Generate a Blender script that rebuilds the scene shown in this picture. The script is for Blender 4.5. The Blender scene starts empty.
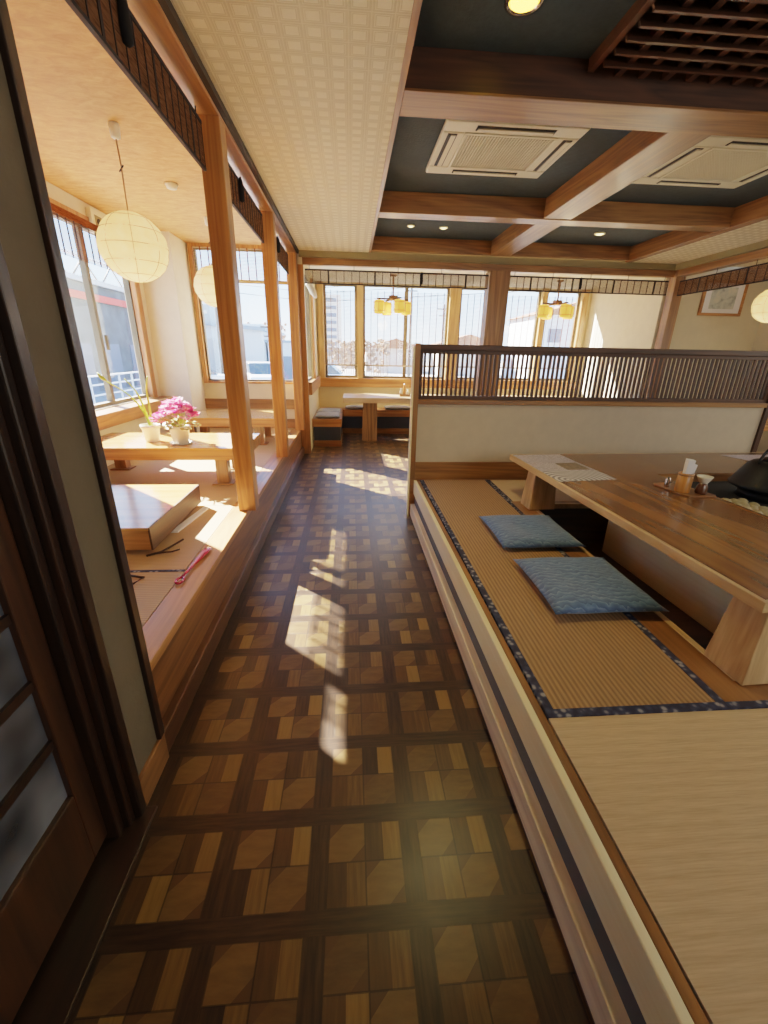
import bpy, bmesh, math, random
from mathutils import Vector, Matrix
random.seed(7)
C = bpy.context.scene.collection
PI = math.pi

# ------------------------------------------------------------------ node helpers
def lin(c):
    return tuple(((v/255)/12.92 if v/255 <= .04045 else ((v/255+.055)/1.055)**2.4) for v in c)+(1.0,)

class G:
    def __init__(s, name):
        s.m = bpy.data.materials.new(name); s.m.use_nodes = True
        s.t = s.m.node_tree; s.n = s.t.nodes; s.l = s.t.links
        s.n.clear(); s.out = s.n.new('ShaderNodeOutputMaterial')
    def node(s, typ, **k):
        n = s.n.new(typ)
        for a, b in k.items(): setattr(n, a, b)
        return n
    def put(s, sock, v):
        if hasattr(v, 'is_linked') or isinstance(v, bpy.types.NodeSocket): s.l.new(v, sock)
        else: sock.default_value = v
    def math(s, op, a, b=None, c=None):
        n = s.n.new('ShaderNodeMath'); n.operation = op
        s.put(n.inputs[0], a)
        if b is not None: s.put(n.inputs[1], b)
        if c is not None: s.put(n.inputs[2], c)
        return n.outputs[0]
    def coord(s, scale=(1, 1, 1), loc=(0, 0, 0), which='Object', rot=(0, 0, 0)):
        t = s.n.new('ShaderNodeTexCoord'); m = s.n.new('ShaderNodeMapping')
        m.inputs['Scale'].default_value = scale; m.inputs['Location'].default_value = loc; m.inputs['Rotation'].default_value = rot
        s.l.new(t.outputs[which], m.inputs['Vector']); return m.outputs[0]
    def xyz(s, v):
        n = s.n.new('ShaderNodeSeparateXYZ'); s.l.new(v, n.inputs[0]); return n.outputs
    def noise(s, v, scale=5, detail=4, rough=.55, dist=0):
        n = s.n.new('ShaderNodeTexNoise'); s.l.new(v, n.inputs['Vector'])
        n.inputs['Scale'].default_value = scale; n.inputs['Detail'].default_value = detail
        n.inputs['Roughness'].default_value = rough; n.inputs['Distortion'].default_value = dist
        return n.outputs['Fac']
    def ramp(s, f, stops, interp='LINEAR'):
        n = s.n.new('ShaderNodeValToRGB'); n.color_ramp.interpolation = interp
        e = n.color_ramp.elements
        while len(e) < len(stops): e.new(.5)
        for i, (p, c) in enumerate(stops):
            e[i].position = p; e[i].color = c
        s.put(n.inputs[0], f); return n.outputs[0]
    def mix(s, f, a, b, blend='MIX'):
        n = s.n.new('ShaderNodeMix'); n.data_type = 'RGBA'; n.blend_type = blend
        s.put(n.inputs[0], f); s.put(n.inputs[6], a); s.put(n.inputs[7], b); return n.outputs[2]
    def bump(s, h, strength=.3, dist=.01):
        n = s.n.new('ShaderNodeBump'); n.inputs['Strength'].default_value = strength; n.inputs['Distance'].default_value = dist
        s.put(n.inputs['Height'], h); return n.outputs[0]
    def bsdf(s, col, rough=.5, metal=0, coat=0, normal=None, spec=.5, emit=None, es=0, sheen=0):
        n = s.n.new('ShaderNodeBsdfPrincipled')
        s.put(n.inputs['Base Color'], col); s.put(n.inputs['Roughness'], rough); s.put(n.inputs['Metallic'], metal)
        n.inputs['Coat Weight'].default_value = coat; n.inputs['Coat Roughness'].default_value = .15
        n.inputs['Specular IOR Level'].default_value = spec; n.inputs['Sheen Weight'].default_value = sheen
        if normal is not None: s.l.new(normal, n.inputs['Normal'])
        if emit is not None: s.put(n.inputs['Emission Color'], emit); n.inputs['Emission Strength'].default_value = es
        return n.outputs[0]
    def done(s, sh): s.l.new(sh, s.out.inputs[0]); return s.m

def wood(name, dark, light, axis='Z', rough=.38, coat=.15, ring=5.0, contrast=1.0, fine=60, bmp=.1):
    g = G(name); ax = 'XYZ'.index(axis)
    sc = [1, 1, 1]; sc[ax] = .09
    v = g.coord(tuple(sc))
    big = g.noise(v, ring, 3, .5, 1.2)
    rings = g.math('PINGPONG', g.math('MULTIPLY', big, 9.0), 1.0)
    sc2 = [1, 1, 1]; sc2[ax] = .025
    fn = g.noise(g.coord(tuple(sc2)), fine, 3, .6)
    f = g.math('ADD', g.math('MULTIPLY', rings, .45*contrast), g.math('MULTIPLY', fn, .75))
    col = g.ramp(f, [(.15, lin(dark)), (.85, lin(light))])
    return g.done(g.bsdf(col, rough, coat=coat, normal=g.bump(fn, bmp, .003)))

def plain(name, c, rough=.5, metal=0, coat=0, spec=.5, var=.0, scale=8, bump=0, bscale=60, sheen=0):
    g = G(name); col = lin(c)
    if var:
        n = g.noise(g.coord(), scale, 4, .6)
        d = tuple(x*(1-var) for x in col[:3])+(1,); e = tuple(min(1, x*(1+var)) for x in col[:3])+(1,)
        col = g.ramp(n, [(.3, d), (.7, e)])
    nb = None
    if bump: nb = g.bump(g.noise(g.coord(), bscale, 3, .6), bump, .004)
    return g.done(g.bsdf(col, rough, metal, coat, nb, spec, sheen=sheen))

def emissive(name, c, s, base=(240, 235, 210)):
    g = G(name); return g.done(g.bsdf(lin(base), .6, emit=lin(c), es=s))

M = {}
HON_D, HON_L = (130, 78, 38), (194, 136, 80)
for a in 'XYZ':
    M['honey'+a] = wood('honey_wood_'+a, HON_D, HON_L, a)
    M['honey2'+a] = wood('faded_honey_wood_'+a, (164, 124, 78), (210, 172, 120), a)
    M['beam'+a] = wood('brown_beam_'+a, (98, 62, 32), (160, 114, 64), a, .42, .1)
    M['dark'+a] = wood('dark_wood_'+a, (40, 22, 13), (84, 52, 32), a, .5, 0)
    M['near'+a] = wood('near_dark_wood_'+a, (20, 11, 7), (54, 31, 18), a, .4, .1)
    M['pale'+a] = wood('pale_wood_'+a, (166, 130, 86), (222, 190, 144), a, .4, .15, 4, .9)
    M['brown'+a] = wood('brown_wood_'+a, (104, 68, 38), (156, 110, 66), a, .3, .25, 4)
M['nearbrown'] = wood('door_wood', (40, 23, 13), (76, 46, 25), 'Z', .4, .1)
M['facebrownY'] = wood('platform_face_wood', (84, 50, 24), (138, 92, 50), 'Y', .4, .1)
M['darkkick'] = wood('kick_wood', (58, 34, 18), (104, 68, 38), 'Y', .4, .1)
M['blacklac'] = wood('black_beam', (20, 11, 7), (52, 28, 16), 'X', .4, .1)
M['tabletop'] = wood('tabletop_wood', (78, 48, 26), (138, 94, 54), 'Y', .24, .2, 3.2, 1.15, 26, .03)
M['palecream'] = wood('cream_board', (240, 222, 168), (254, 244, 204), 'Y', .42, .1, 3, .7)
M['weathered'] = wood('weathered_board', (196, 174, 136), (244, 228, 190), 'Y', .5, .05, 4, 1.1)
M['lowtable'] = wood('low_table_top', (170, 108, 52), (226, 168, 100), 'X', .16, .5, 3, .8)
M['plank'] = wood('old_plank', (92, 66, 38), (160, 122, 78), 'Z', .5, .05, 5, 1.2)
M['plaster'] = plain('beige_plaster', (196, 184, 164), .9, var=.05, bump=.25, bscale=140)
M['wallcream'] = plain('cream_wall', (214, 202, 172), .9, var=.04, bump=.1, bscale=90)
M['walllight'] = plain('pale_wall', (226, 218, 196), .9, var=.04, bump=.12, bscale=90)
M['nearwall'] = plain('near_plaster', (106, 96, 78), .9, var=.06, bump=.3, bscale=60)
M['alcovewall'] = plain('alcove_wall', (220, 202, 160), .85, var=.04, bump=.1)
M['molding'] = plain('olive_molding', (134, 122, 84), .6, var=.05)
M['darkmold'] = plain('dark_molding', (44, 38, 30), .6)
M['slate'] = plain('slate_ceiling', (52, 68, 76), .8, var=.15, scale=25, bump=.5, bscale=60)
M['grey'] = plain('grey_recess', (88, 90, 90), .6)
M['navy'] = plain('navy_panel', (52, 62, 80), .6, var=.1)
M['white'] = plain('white_plastic', (236, 232, 218), .4)
M['cream'] = plain('cream_plastic', (226, 220, 192), .45)
M['ceramic'] = plain('pot_ceramic', (234, 226, 210), .35)
M['black'] = plain('black_metal', (18, 18, 20), .45, metal=.3)
M['iron'] = plain('cast_iron', (40, 42, 46), .5, metal=.5, bump=.3, bscale=90)
M['alu'] = plain('window_metal', (98, 88, 68), .5, metal=.2)
M['chrome'] = plain('chrome', (220, 220, 225), .12, metal=1)
M['slot'] = plain('dark_slot', (26, 24, 22), .7)
M['red'] = plain('red_plastic', (206, 30, 66), .25, coat=.4)
M['tassel'] = plain('black_cord', (14, 11, 12), .8)
M['paper'] = plain('white_paper', (240, 240, 244), .7)
M['bamboo'] = wood('bamboo_cup', (150, 92, 38), (206, 144, 74), 'Z', .35, .2, 10)
M['browncer'] = plain('brown_ceramic', (92, 58, 40), .22, coat=.5)
M['soil'] = plain('soil', (50, 36, 24), .95)
M['stem'] = plain('green_stem', (176, 188, 66), .5, var=.2)
M['leaf'] = plain('green_leaf', (96, 128, 52), .5, var=.25)
M['leafy'] = plain('yellow_green_leaf', (176, 180, 96), .5, var=.25)
M['pebble'] = plain('pebble_stone', (172, 160, 128), .6, var=.15, scale=20)
M['ash'] = plain('black_ash', (14, 13, 13), .95)
M['greycush'] = plain('grey_cushion', (134, 136, 140), .85, var=.1, scale=30, sheen=.2)
M['latt'] = wood('lattice_wood', (48, 29, 20), (96, 62, 42), 'X', .5, .05)
M['bulb'] = emissive('warm_bulb', (255, 190, 70), 14)
M['dl'] = emissive('downlight_lamp', (255, 190, 50), 12)
M['dl2'] = emissive('small_downlight_lamp', (255, 226, 150), 5)
M['led'] = plain('status_marks', (60, 60, 60), .5)

def flower_mat(name='pink_petal', k=0):
    g = G(name); n = g.noise(g.coord(), 18, 2)
    col = g.ramp(n, [(.35, lin((222, 70, 150) if not k else (240, 140, 196))), (.55, lin((240, 120, 186) if not k else (248, 196, 224))), (.7, lin((252, 214, 234)))])
    d = g.bsdf(col, .55); t = g.node('ShaderNodeBsdfTranslucent'); g.put(t.inputs[0], col)
    m = g.node('ShaderNodeMixShader'); m.inputs[0].default_value = .35
    g.l.new(d, m.inputs[1]); g.l.new(t.outputs[0], m.inputs[2]); return g.done(m.outputs[0])
M['petal'] = flower_mat(); M['petallight'] = flower_mat('light_pink_petal', 1)

def glass(name='window_glass', tint=(1, 1, 1, 1), refl=.06):
    g = G(name); t = g.node('ShaderNodeBsdfTransparent'); t.inputs[0].default_value = tint
    s = g.node('ShaderNodeBsdfGlossy'); s.inputs['Roughness'].default_value = .02
    m = g.node('ShaderNodeMixShader'); m.inputs[0].default_value = refl
    g.l.new(t.outputs[0], m.inputs[1]); g.l.new(s.outputs[0], m.inputs[2]); return g.done(m.outputs[0])
M['glass'] = glass()
M['carglass'] = plain('car_glass', (70, 84, 96), .1, coat=.5)

def frosted():
    g = G('frosted_pane')
    v = g.xyz(g.coord())
    n = g.noise(g.coord(), 3.2, 2)
    col = g.ramp(n, [(.35, lin((26, 28, 36))), (.6, lin((120, 126, 138)))])
    return g.done(g.bsdf(col, .25, coat=.3))
M['frosted'] = frosted()

def lantern_mat():
    g = G('washi_paper')
    n = g.noise(g.coord(), 14, 4)
    col = g.ramp(n, [(.3, lin((240, 228, 196))), (.7, lin((248, 240, 218)))])
    d = g.node('ShaderNodeBsdfDiffuse'); g.put(d.inputs[0], col)
    t = g.node('ShaderNodeBsdfTranslucent'); g.put(t.inputs[0], col)
    m = g.node('ShaderNodeMixShader'); m.inputs[0].default_value = .5
    g.l.new(d.outputs[0], m.inputs[1]); g.l.new(t.outputs[0], m.inputs[2])
    e = g.node('ShaderNodeEmission'); e.inputs[0].default_value = lin((255, 206, 120)); e.inputs[1].default_value = .2
    a = g.node('ShaderNodeAddShader'); g.l.new(m.outputs[0], a.inputs[0]); g.l.new(e.outputs[0], a.inputs[1])
    return g.done(a.outputs[0])
M['washi'] = lantern_mat()
M['shade'] = emissive('yellow_lamp_shade', (255, 178, 60), 1.0, (240, 190, 96))

def parquet():
    g = G('parquet_floor'); P = .283
    v = g.coord(); x, y, z = g.xyz(v)
    u = g.math('FRACT', g.math('DIVIDE', g.math('ADD', x, .11+P*20), P))
    w = g.math('FRACT', g.math('DIVIDE', g.math('ADD', y, -1.26+P*30), P))
    iu = g.math('FLOOR', g.math('DIVIDE', g.math('ADD', x, .11+P*20), P))
    iw = g.math('FLOOR', g.math('DIVIDE', g.math('ADD', y, -1.26+P*30), P))
    B = .10
    # distance to band
    def band(t):
        a = g.math('LESS_THAN', t, B); b = g.math('GREATER_THAN', t, 1-B); return g.math('MAXIMUM', a, b)
    bu, bw = band(u), band(w); frame = g.math('MAXIMUM', bu, bw)
    a = g.math('MULTIPLY', g.math('DIVIDE', g.math('SUBTRACT', u, B), 1-2*B), 2.0)
    b = g.math('MULTIPLY', g.math('DIVIDE', g.math('SUBTRACT', w, B), 1-2*B), 2.0)
    ca, cb = g.math('FLOOR', a), g.math('FLOOR', b)
    fa, fb = g.math('FRACT', a), g.math('FRACT', b)
    par = g.math('MODULO', g.math('ADD', ca, cb), 2.0)      # 1 = block cell
    # hexagonal block: |fa-fb|<.62
    hexm = g.math('LESS_THAN', g.math('ABSOLUTE', g.math('SUBTRACT', fa, fb)), .58)
    # strips
    st = g.math('FLOOR', g.math('MULTIPLY', fa, 2.0))
    # per piece random
    cid = g.node('ShaderNodeCombineXYZ')
    g.put(cid.inputs[0], g.math('ADD', g.math('MULTIPLY', iu, 4.0), g.math('ADD', g.math('MULTIPLY', ca, 2.0), g.math('MULTIPLY', st, g.math('SUBTRACT', 1.0, par)))))
    g.put(cid.inputs[1], g.math('ADD', g.math('MULTIPLY', iw, 2.0), cb))
    wn = g.node('ShaderNodeTexWhiteNoise'); wn.noise_dimensions = '3D'; g.l.new(cid.outputs[0], wn.inputs['Vector'])
    rnd = wn.outputs['Value']
    gy = g.noise(g.coord((1, .08, 1)), 90, 3, .6)
    gx = g.noise(g.coord((.08, 1, 1)), 90, 3, .6)
    gd = g.noise(g.coord((.3, 1, 1), rot=(0, 0, .8)), 40, 3, .6)
    dark = g.ramp(g.mix(bw, gy, gx), [(.3, lin((36, 25, 18))), (.75, lin((70, 50, 34)))])
    stripc = g.ramp(g.math('ADD', g.math('MULTIPLY', g.math('ADD', g.math('MULTIPLY', st, .5), g.math('MULTIPLY', rnd, .5)), .7), g.math('MULTIPLY', gy, .4)),
                    [(.2, lin((44, 30, 21))), (.55, lin((86, 62, 36))), (.9, lin((136, 108, 58)))])
    blockc = g.ramp(g.math('ADD', g.math('MULTIPLY', rnd, .35), g.math('MULTIPLY', gd, .6)), [(.2, lin((80, 58, 35))), (.8, lin((124, 97, 56)))])
    bc = g.mix(hexm, lin((84, 60, 38)), blockc)
    inner = g.mix(par, stripc, bc)
    col = g.mix(frame, inner, dark)
    # grooves
    def edge(t, n, wd): 
        q = g.math('PINGPONG', g.math('MULTIPLY', t, n), .5); return g.math('LESS_THAN', q, wd)
    gr = g.math('MAXIMUM', edge(fa, 1, .02), edge(fb, 1, .02))
    gr = g.math('MULTIPLY', gr, g.math('SUBTRACT', 1.0, frame))
    col = g.mix(g.math('MULTIPLY', gr, .6), col, lin((26, 16, 10)))
    dull = g.noise(g.coord(), 3, 3)
    rough = g.math('ADD', .27, g.math('MULTIPLY', dull, .18))
    hgt = g.math('ADD', g.math('MULTIPLY', gr, -1.0), g.math('MULTIPLY', g.noise(g.coord(), 14, 2), .8))
    return g.done(g.bsdf(col, rough, coat=0, normal=g.bump(hgt, .35, .004), spec=.38))
M['parquet'] = parquet()

def wallpaper(name='embossed_ceiling_paper', P=.09, c0=(206, 196, 164), c1=(242, 234, 208), c2=(222, 212, 182)):
    g = G(name); v = g.coord(); x, y, z = g.xyz(v)
    def loc(t): return g.math('ABSOLUTE', g.math('SUBTRACT', g.math('FRACT', g.math('DIVIDE', g.math('ADD', t, 20*P), P)), .5))
    d = g.math('MAXIMUM', loc(x), loc(y))
    r = g.ramp(d, [(0, (1, 1, 1, 1)), (.27, (1, 1, 1, 1)), (.3, (0, 0, 0, 1)), (.36, (.6, .6, .6, 1)), (.4, (0, 0, 0, 1)), (.47, (.2, .2, .2, 1)), (.5, (.7, .7, .7, 1))])
    n = g.noise(v, 80, 3)
    col = g.mix(r, lin(c0), lin(c1)); col = g.mix(g.math('MULTIPLY', n, .25), col, lin(c2))
    return g.done(g.bsdf(col, .75, normal=g.bump(g.math('ADD', r, g.math('MULTIPLY', n, .4)), .4, .004)))
M['paperceil'] = wallpaper()

def leftceil():
    g = G('tan_ceiling_paper'); v = g.coord((1, 2.2, 1))
    n = g.noise(v, 9, 5, .7, .6)
    col = g.ramp(n, [(.3, lin((176, 120, 62))), (.7, lin((212, 162, 100)))])
    return g.done(g.bsdf(col, .7, normal=g.bump(n, .2, .005)))
M['leftceil'] = leftceil()

def tatami(name, c0, c1, axis='X', P=.012, contrast=.5):
    """rush mat: ribs run along `axis`"""
    g = G(name); v = g.coord(); x, y, z = g.xyz(v)
    t = y if axis == 'X' else x
    rib = g.math('PINGPONG', g.math('DIVIDE', t, P), 1.0)
    nf = g.noise(g.coord((1, .05, 1) if axis == 'Y' else (.05, 1, 1)), 220, 3, .6)
    patch = g.noise(v, 3, 3)
    col = g.ramp(g.math('ADD', g.math('MULTIPLY', rib, contrast), g.math('MULTIPLY', nf, 1-contrast)), [(.15, lin(c0)), (.8, lin(c1))])
    col = g.mix(g.math('MULTIPLY', patch, .25), col, lin(tuple(int(q*.72) for q in c1)))
    return g.done(g.bsdf(col, .55, normal=g.bump(g.math('ADD', rib, nf), .35, .003), sheen=.1))
M['tatA'] = tatami('brown_rush_mat', (112, 80, 46), (186, 146, 98), 'Y', .0095)
M['tatB'] = tatami('pale_rush_mat', (178, 148, 110), (226, 198, 158), 'X', .017, contrast=.15)
M['tatL'] = tatami('tan_rush_mat', (160, 124, 76), (198, 162, 110), 'X', .008)

def border():
    g = G('blue_patterned_mat_border'); v = g.coord()
    vo = g.node('ShaderNodeTexVoronoi'); g.l.new(v, vo.inputs['Vector']); vo.inputs['Scale'].default_value = 38
    col = g.ramp(vo.outputs['Distance'], [(.2, lin((150, 150, 156))), (.42, lin((56, 62, 92))), (.7, lin((34, 38, 64)))])
    return g.done(g.bsdf(col, .8))
M['border'] = border()

def zabuton_mat():
    g = G('blue_wave_fabric'); v = g.coord((1, 1, 0))
    br = g.node('ShaderNodeTexWave'); br.wave_type = 'BANDS'; br.bands_direction = 'Y'; br.wave_profile = 'SAW'
    g.l.new(g.coord((1, .6, 0), rot=(0, 0, .15)), br.inputs['Vector']); br.inputs['Scale'].default_value = 17
    br.inputs['Distortion'].default_value = 7; br.inputs['Detail'].default_value = 1.5; br.inputs['Detail Scale'].default_value = 1.6
    th = g.noise(v, 260, 2)
    col = g.ramp(g.math('ADD', g.math('MULTIPLY', br.outputs['Fac'], .38), g.math('MULTIPLY', g.noise(g.coord((.3, 1, 1)), 60, 2), .6)),
                 [(.25, lin((70, 96, 138))), (.55, lin((90, 122, 164))), (.85, lin((132, 160, 194)))])
    return g.done(g.bsdf(col, .8, normal=g.bump(th, .3, .002), sheen=.25))
M['zabuton'] = zabuton_mat()

def reed(name, c0, c1, alpha=1.0, axis='Z', P=.012):
    g = G(name); v = g.coord(); n = g.noise(g.coord((.05, .05, 1)), 300, 2)
    col = g.ramp(n, [(.3, lin(c0)), (.7, lin(c1))])
    d = g.node('ShaderNodeBsdfDiffuse'); g.put(d.inputs[0], col)
    t = g.node('ShaderNodeBsdfTranslucent'); g.put(t.inputs[0], col)
    m = g.node('ShaderNodeMixShader'); m.inputs[0].default_value = .35
    g.l.new(d.outputs[0], m.inputs[1]); g.l.new(t.outputs[0], m.inputs[2]); return g.done(m.outputs[0])
M['reed'] = reed('brown_reeds', (84, 60, 44), (156, 120, 90))
M['reedhdr'] = reed('header_reeds', (62, 44, 32), (126, 98, 76))
M['reedlight'] = reed('tan_reeds', (150, 124, 92), (206, 186, 150))
M['reedred'] = reed('red_brown_reeds', (96, 50, 30), (160, 96, 62))
M['cord'] = plain('dark_blind_cord', (38, 28, 26), .8)

def menu_mat():
    g = G('printed_menu'); v = g.coord(); x, y, z = g.xyz(v)
    ry = g.math('PINGPONG', g.math('MULTIPLY', y, 55), 1.0)
    n = g.noise(g.coord((1, .3, 1)), 70, 2)
    ink = g.math('MULTIPLY', g.math('GREATER_THAN', ry, .6), g.math('GREATER_THAN', n, .5))
    col = g.mix(g.math('MULTIPLY', ink, .55), lin((192, 184, 198)), lin((86, 72, 92)))
    return g.done(g.bsdf(col, .35))
M['menu'] = menu_mat()
def menu_arc():
    g = G('printed_scales'); w = g.node('ShaderNodeTexWave'); w.wave_type = 'RINGS'; w.rings_direction = 'Z'
    g.l.new(g.coord(loc=(.1, .33, 0)), w.inputs['Vector']); w.inputs['Scale'].default_value = 9
    col = g.ramp(w.outputs['Fac'], [(.35, lin((120, 116, 128))), (.6, lin((216, 212, 218)))])
    return g.done(g.bsdf(col, .35))
M['menuarc'] = menu_arc()
M['menuphoto'] = plain('printed_photo', (124, 108, 92), .35, var=.5, scale=30)

def picture_mat():
    g = G('faded_print'); v = g.coord(); n = g.noise(v, 9, 4, .6, .5)
    col = g.ramp(n, [(.35, lin((150, 160, 160))), (.5, lin((196, 204, 200))), (.65, lin((214, 214, 204)))])
    return g.done(g.bsdf(col, .3))
M['picture'] = picture_mat()

# exterior mats
M['asphalt'] = plain('asphalt', (150, 148, 146), .9, var=.12, scale=2)
M['concrete'] = plain('pale_concrete', (206, 206, 204), .85, var=.06, scale=1)
M['extwhite'] = plain('white_siding', (226, 230, 232), .8)
M['extroof'] = plain('grey_blue_roof', (150, 164, 178), .6)
M['shutter'] = plain('grey_shutter', (120, 132, 146), .6)
M['tower'] = plain('tower_wall', (214, 208, 200), .8)
M['towerband'] = plain('tower_window_band', (112, 124, 140), .5)
M['treebrown'] = plain('bare_hedge', (168, 144, 124), .9, var=.2, scale=3)
M['darkbuild'] = plain('grey_street_wall', (96, 104, 108), .85, var=.3, scale=1.2)
M['teal'] = plain('teal_rail', (110, 156, 150), .6)
M['carwhite'] = plain('car_paint', (232, 236, 238), .2, coat=.6)
M['tyre'] = plain('tyre', (26, 26, 28), .8)
M['pole'] = plain('utility_pole', (110, 108, 104), .8)
M['signred'] = plain('red_sign', (206, 66, 52), .5)
M['roofred'] = plain('tile_roof', (150, 112, 92), .8)

# ------------------------------------------------------------------ mesh helpers
class MB:
    def __init__(s): s.v = []; s.f = []; s.sm = []
    def add(s, vs, fs, smooth=False):
        o = len(s.v); s.v += [tuple(p) for p in vs]; s.f += [tuple(i+o for i in f) for f in fs]; s.sm += [smooth]*len(fs); return s
    def box(s, x0, x1, y0, y1, z0, z1):
        vs = [(x, y, z) for z in (z0, z1) for y in (y0, y1) for x in (x0, x1)]
        return s.add(vs, [(0, 2, 3, 1), (4, 5, 7, 6), (0, 1, 5, 4), (2, 6, 7, 3), (0, 4, 6, 2), (1, 3, 7, 5)])
    def quad(s, a, b, c, d): return s.add([a, b, c, d], [(0, 1, 2, 3)])
    def hexa(s, bot, top): # 4 bottom + 4 top ccw
        return s.add(list(bot)+list(top), [(3, 2, 1, 0), (4, 5, 6, 7), (0, 1, 5, 4), (1, 2, 6, 5), (2, 3, 7, 6), (3, 0, 4, 7)])
    def lathe(s, prof, cx=0, cy=0, cz=0, n=32, smooth=True, caps=True):
        vs = []; fs = []
        for r, z in prof:
            for k in range(n):
                a = 2*PI*k/n; vs.append((cx+r*math.cos(a), cy+r*math.sin(a), cz+z))
        for i in range(len(prof)-1):
            for k in range(n):
                k2 = (k+1) % n; fs.append((i*n+k, i*n+k2, (i+1)*n+k2, (i+1)*n+k))
        if caps:
            fs.append(tuple(reversed(range(n)))); fs.append(tuple((len(prof)-1)*n+k for k in range(n)))
        return s.add(vs, fs, smooth)
    def tube(s, pts, r, n=8, smooth=True, radii=None, flat=1.0):
        pts = [Vector(p) for p in pts]; vs = []; fs = []
        up = Vector((0, 0, 1)); prev = None
        for i, p in enumerate(pts):
            t = (pts[min(i+1, len(pts)-1)]-pts[max(i-1, 0)]).normalized()
            if prev is None:
                ref = up if abs(t.z) < .9 else Vector((1, 0, 0)); a = t.cross(ref).normalized()
            else:
                a = (prev-t*prev.dot(t)).normalized()
            prev = a; b = t.cross(a); rr = radii[i] if radii else r
            for k in range(n):
                an = 2*PI*k/n; vs.append(p+a*math.cos(an)*rr+b*math.sin(an)*rr*flat)
        for i in range(len(pts)-1):
            for k in range(n):
                k2 = (k+1) % n; fs.append((i*n+k, i*n+k2, (i+1)*n+k2, (i+1)*n+k))
        fs.append(tuple(reversed(range(n)))); fs.append(tuple((len(pts)-1)*n+k for k in range(n)))
        return s.add(vs, fs, smooth)
    def prism(s, poly, lo, hi, axis='Y'):
        """poly of 2D points extruded along axis"""
        n = len(poly)
        def mk(p, h):
            if axis == 'Y': return (p[0], h, p[1])
            if axis == 'X': return (h, p[0], p[1])
            return (p[0], p[1], h)
        vs = [mk(p, lo) for p in poly]+[mk(p, hi) for p in poly]
        fs = [tuple(range(n)), tuple(reversed(range(n, 2*n)))]+[(i, n+i, n+(i+1) % n, (i+1) % n) for i in range(n)]
        return s.add(vs, fs)

def wloc(o):
    v = Vector((0, 0, 0))
    while o is not None: v += o.location; o = o.parent
    return v
def mesh(name, mb, mat, parent=None, bevel=0, seg=2, origin=None):
    """link ONE mesh object. coordinates are world; top-level things get their origin at their base centre"""
    me = bpy.data.meshes.new(name)
    if parent is not None: off = wloc(parent)
    elif origin == 'keep': off = Vector((0, 0, 0))
    else:
        xs = [p[0] for p in mb.v]; ys = [p[1] for p in mb.v]; zs = [p[2] for p in mb.v]
        off = Vector(((min(xs)+max(xs))/2, (min(ys)+max(ys))/2, min(zs)))
    me.from_pydata([(p[0]-off.x, p[1]-off.y, p[2]-off.z) for p in mb.v], [], mb.f)
    me.update()
    bm = bmesh.new(); bm.from_mesh(me); bmesh.ops.recalc_face_normals(bm, faces=bm.faces); bm.to_mesh(me); bm.free()
    for i, p in enumerate(me.polygons): p.use_smooth = mb.sm[i]
    me.materials.append(M[mat] if isinstance(mat, str) else mat)
    o = bpy.data.objects.new(name, me); C.objects.link(o)
    if parent is not None: o.parent = parent
    else: o.location = off
    if bevel:
        b = o.modifiers.new('bevel', 'BEVEL'); b.width = bevel; b.segments = seg; b.limit_method = 'ANGLE'
    return o
def tag(o, label, cat, group=None, kind=None):
    o['label'] = label; o['category'] = cat
    if group: o['group'] = group
    if kind: o['kind'] = kind
    return o
def thing(name, label, cat, loc=(0, 0, 0), group=None):
    o = bpy.data.objects.new(name, None); C.objects.link(o); o.location = loc; o.empty_display_size = .1
    return tag(o, label, cat, group)
def struct(name, mb, mat, bevel=0):
    o = mesh(name, mb, mat, None, bevel, origin='keep'); o['kind'] = 'structure'; return o
def dup(root, loc, label=None, rotz=None):
    r = root.copy(); C.objects.link(r); r.location = loc
    if rotz is not None: r.rotation_euler = (0, 0, rotz)
    if label: r['label'] = label
    for ch in list(root.children):
        c = ch.copy(); C.objects.link(c); c.parent = r
        for g2 in list(ch.children):
            d = g2.copy(); C.objects.link(d); d.parent = c
    return r
def B(*a): return MB().box(*a)

# ------------------------------------------------------------------ levels
PR = .36      # right platform height
PL = .38      # left platform height
CZ = 2.65     # ceiling
CF = 2.82     # coffer ceiling
XR = .56      # right platform face
YP = 3.75     # partition
YH = 6.40     # header plane
YB = 8.50     # alcove window wall

# ------------------------------------------------------------------ shell
struct('floor', B(-.73, 6.0, -2.2, YB+.1, -.08, 0), 'parquet')
f2 = struct('floor_left', B(-2.6, -.73, -2.2, 6.45, -.08, -.005), 'concrete')
m = B(-.655, .27, -2.2, YH-.03, CZ, CZ+.05)
struct('ceiling', m, 'paperceil')
struct('ceiling_right', B(3.80, 6.0, -2.2, YH-.03, CZ, CZ+.05), 'paperceil')
struct('ceiling_coffer', B(.27, 3.80, -2.2, YH+.02, CF, CF+.05), 'slate')
struct('ceiling_left', B(-2.5, -.80, 1.2, YH, 2.70, 2.75), 'leftceil')
struct('ceiling_alcove', B(-.7, 4.6, YH-.02, YB+.1, 2.60, 2.65), 'walllight')
struct('ceiling_entrance', B(-2.5, -.655, -2.2, 1.2, CZ, CZ+.05), 'paperceil')
# coffer side faces
struct('trim_1', B(.24, .27, -2.2, YH-.03, CZ-.006, CF), 'beamY')
struct('trim_2', B(-.68, -.652, 1.0, YH-.06, CZ-.035, CZ+.01), 'darkmold')
struct('trim_3', B(-.655, 4.5, YH-.09, YH-.03, CZ-.07, CZ+.02), 'molding')
struct('trim_4', B(4.44, 4.50, -2.0, YH-.09, CZ-.07, CZ+.02), 'molding')

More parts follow.
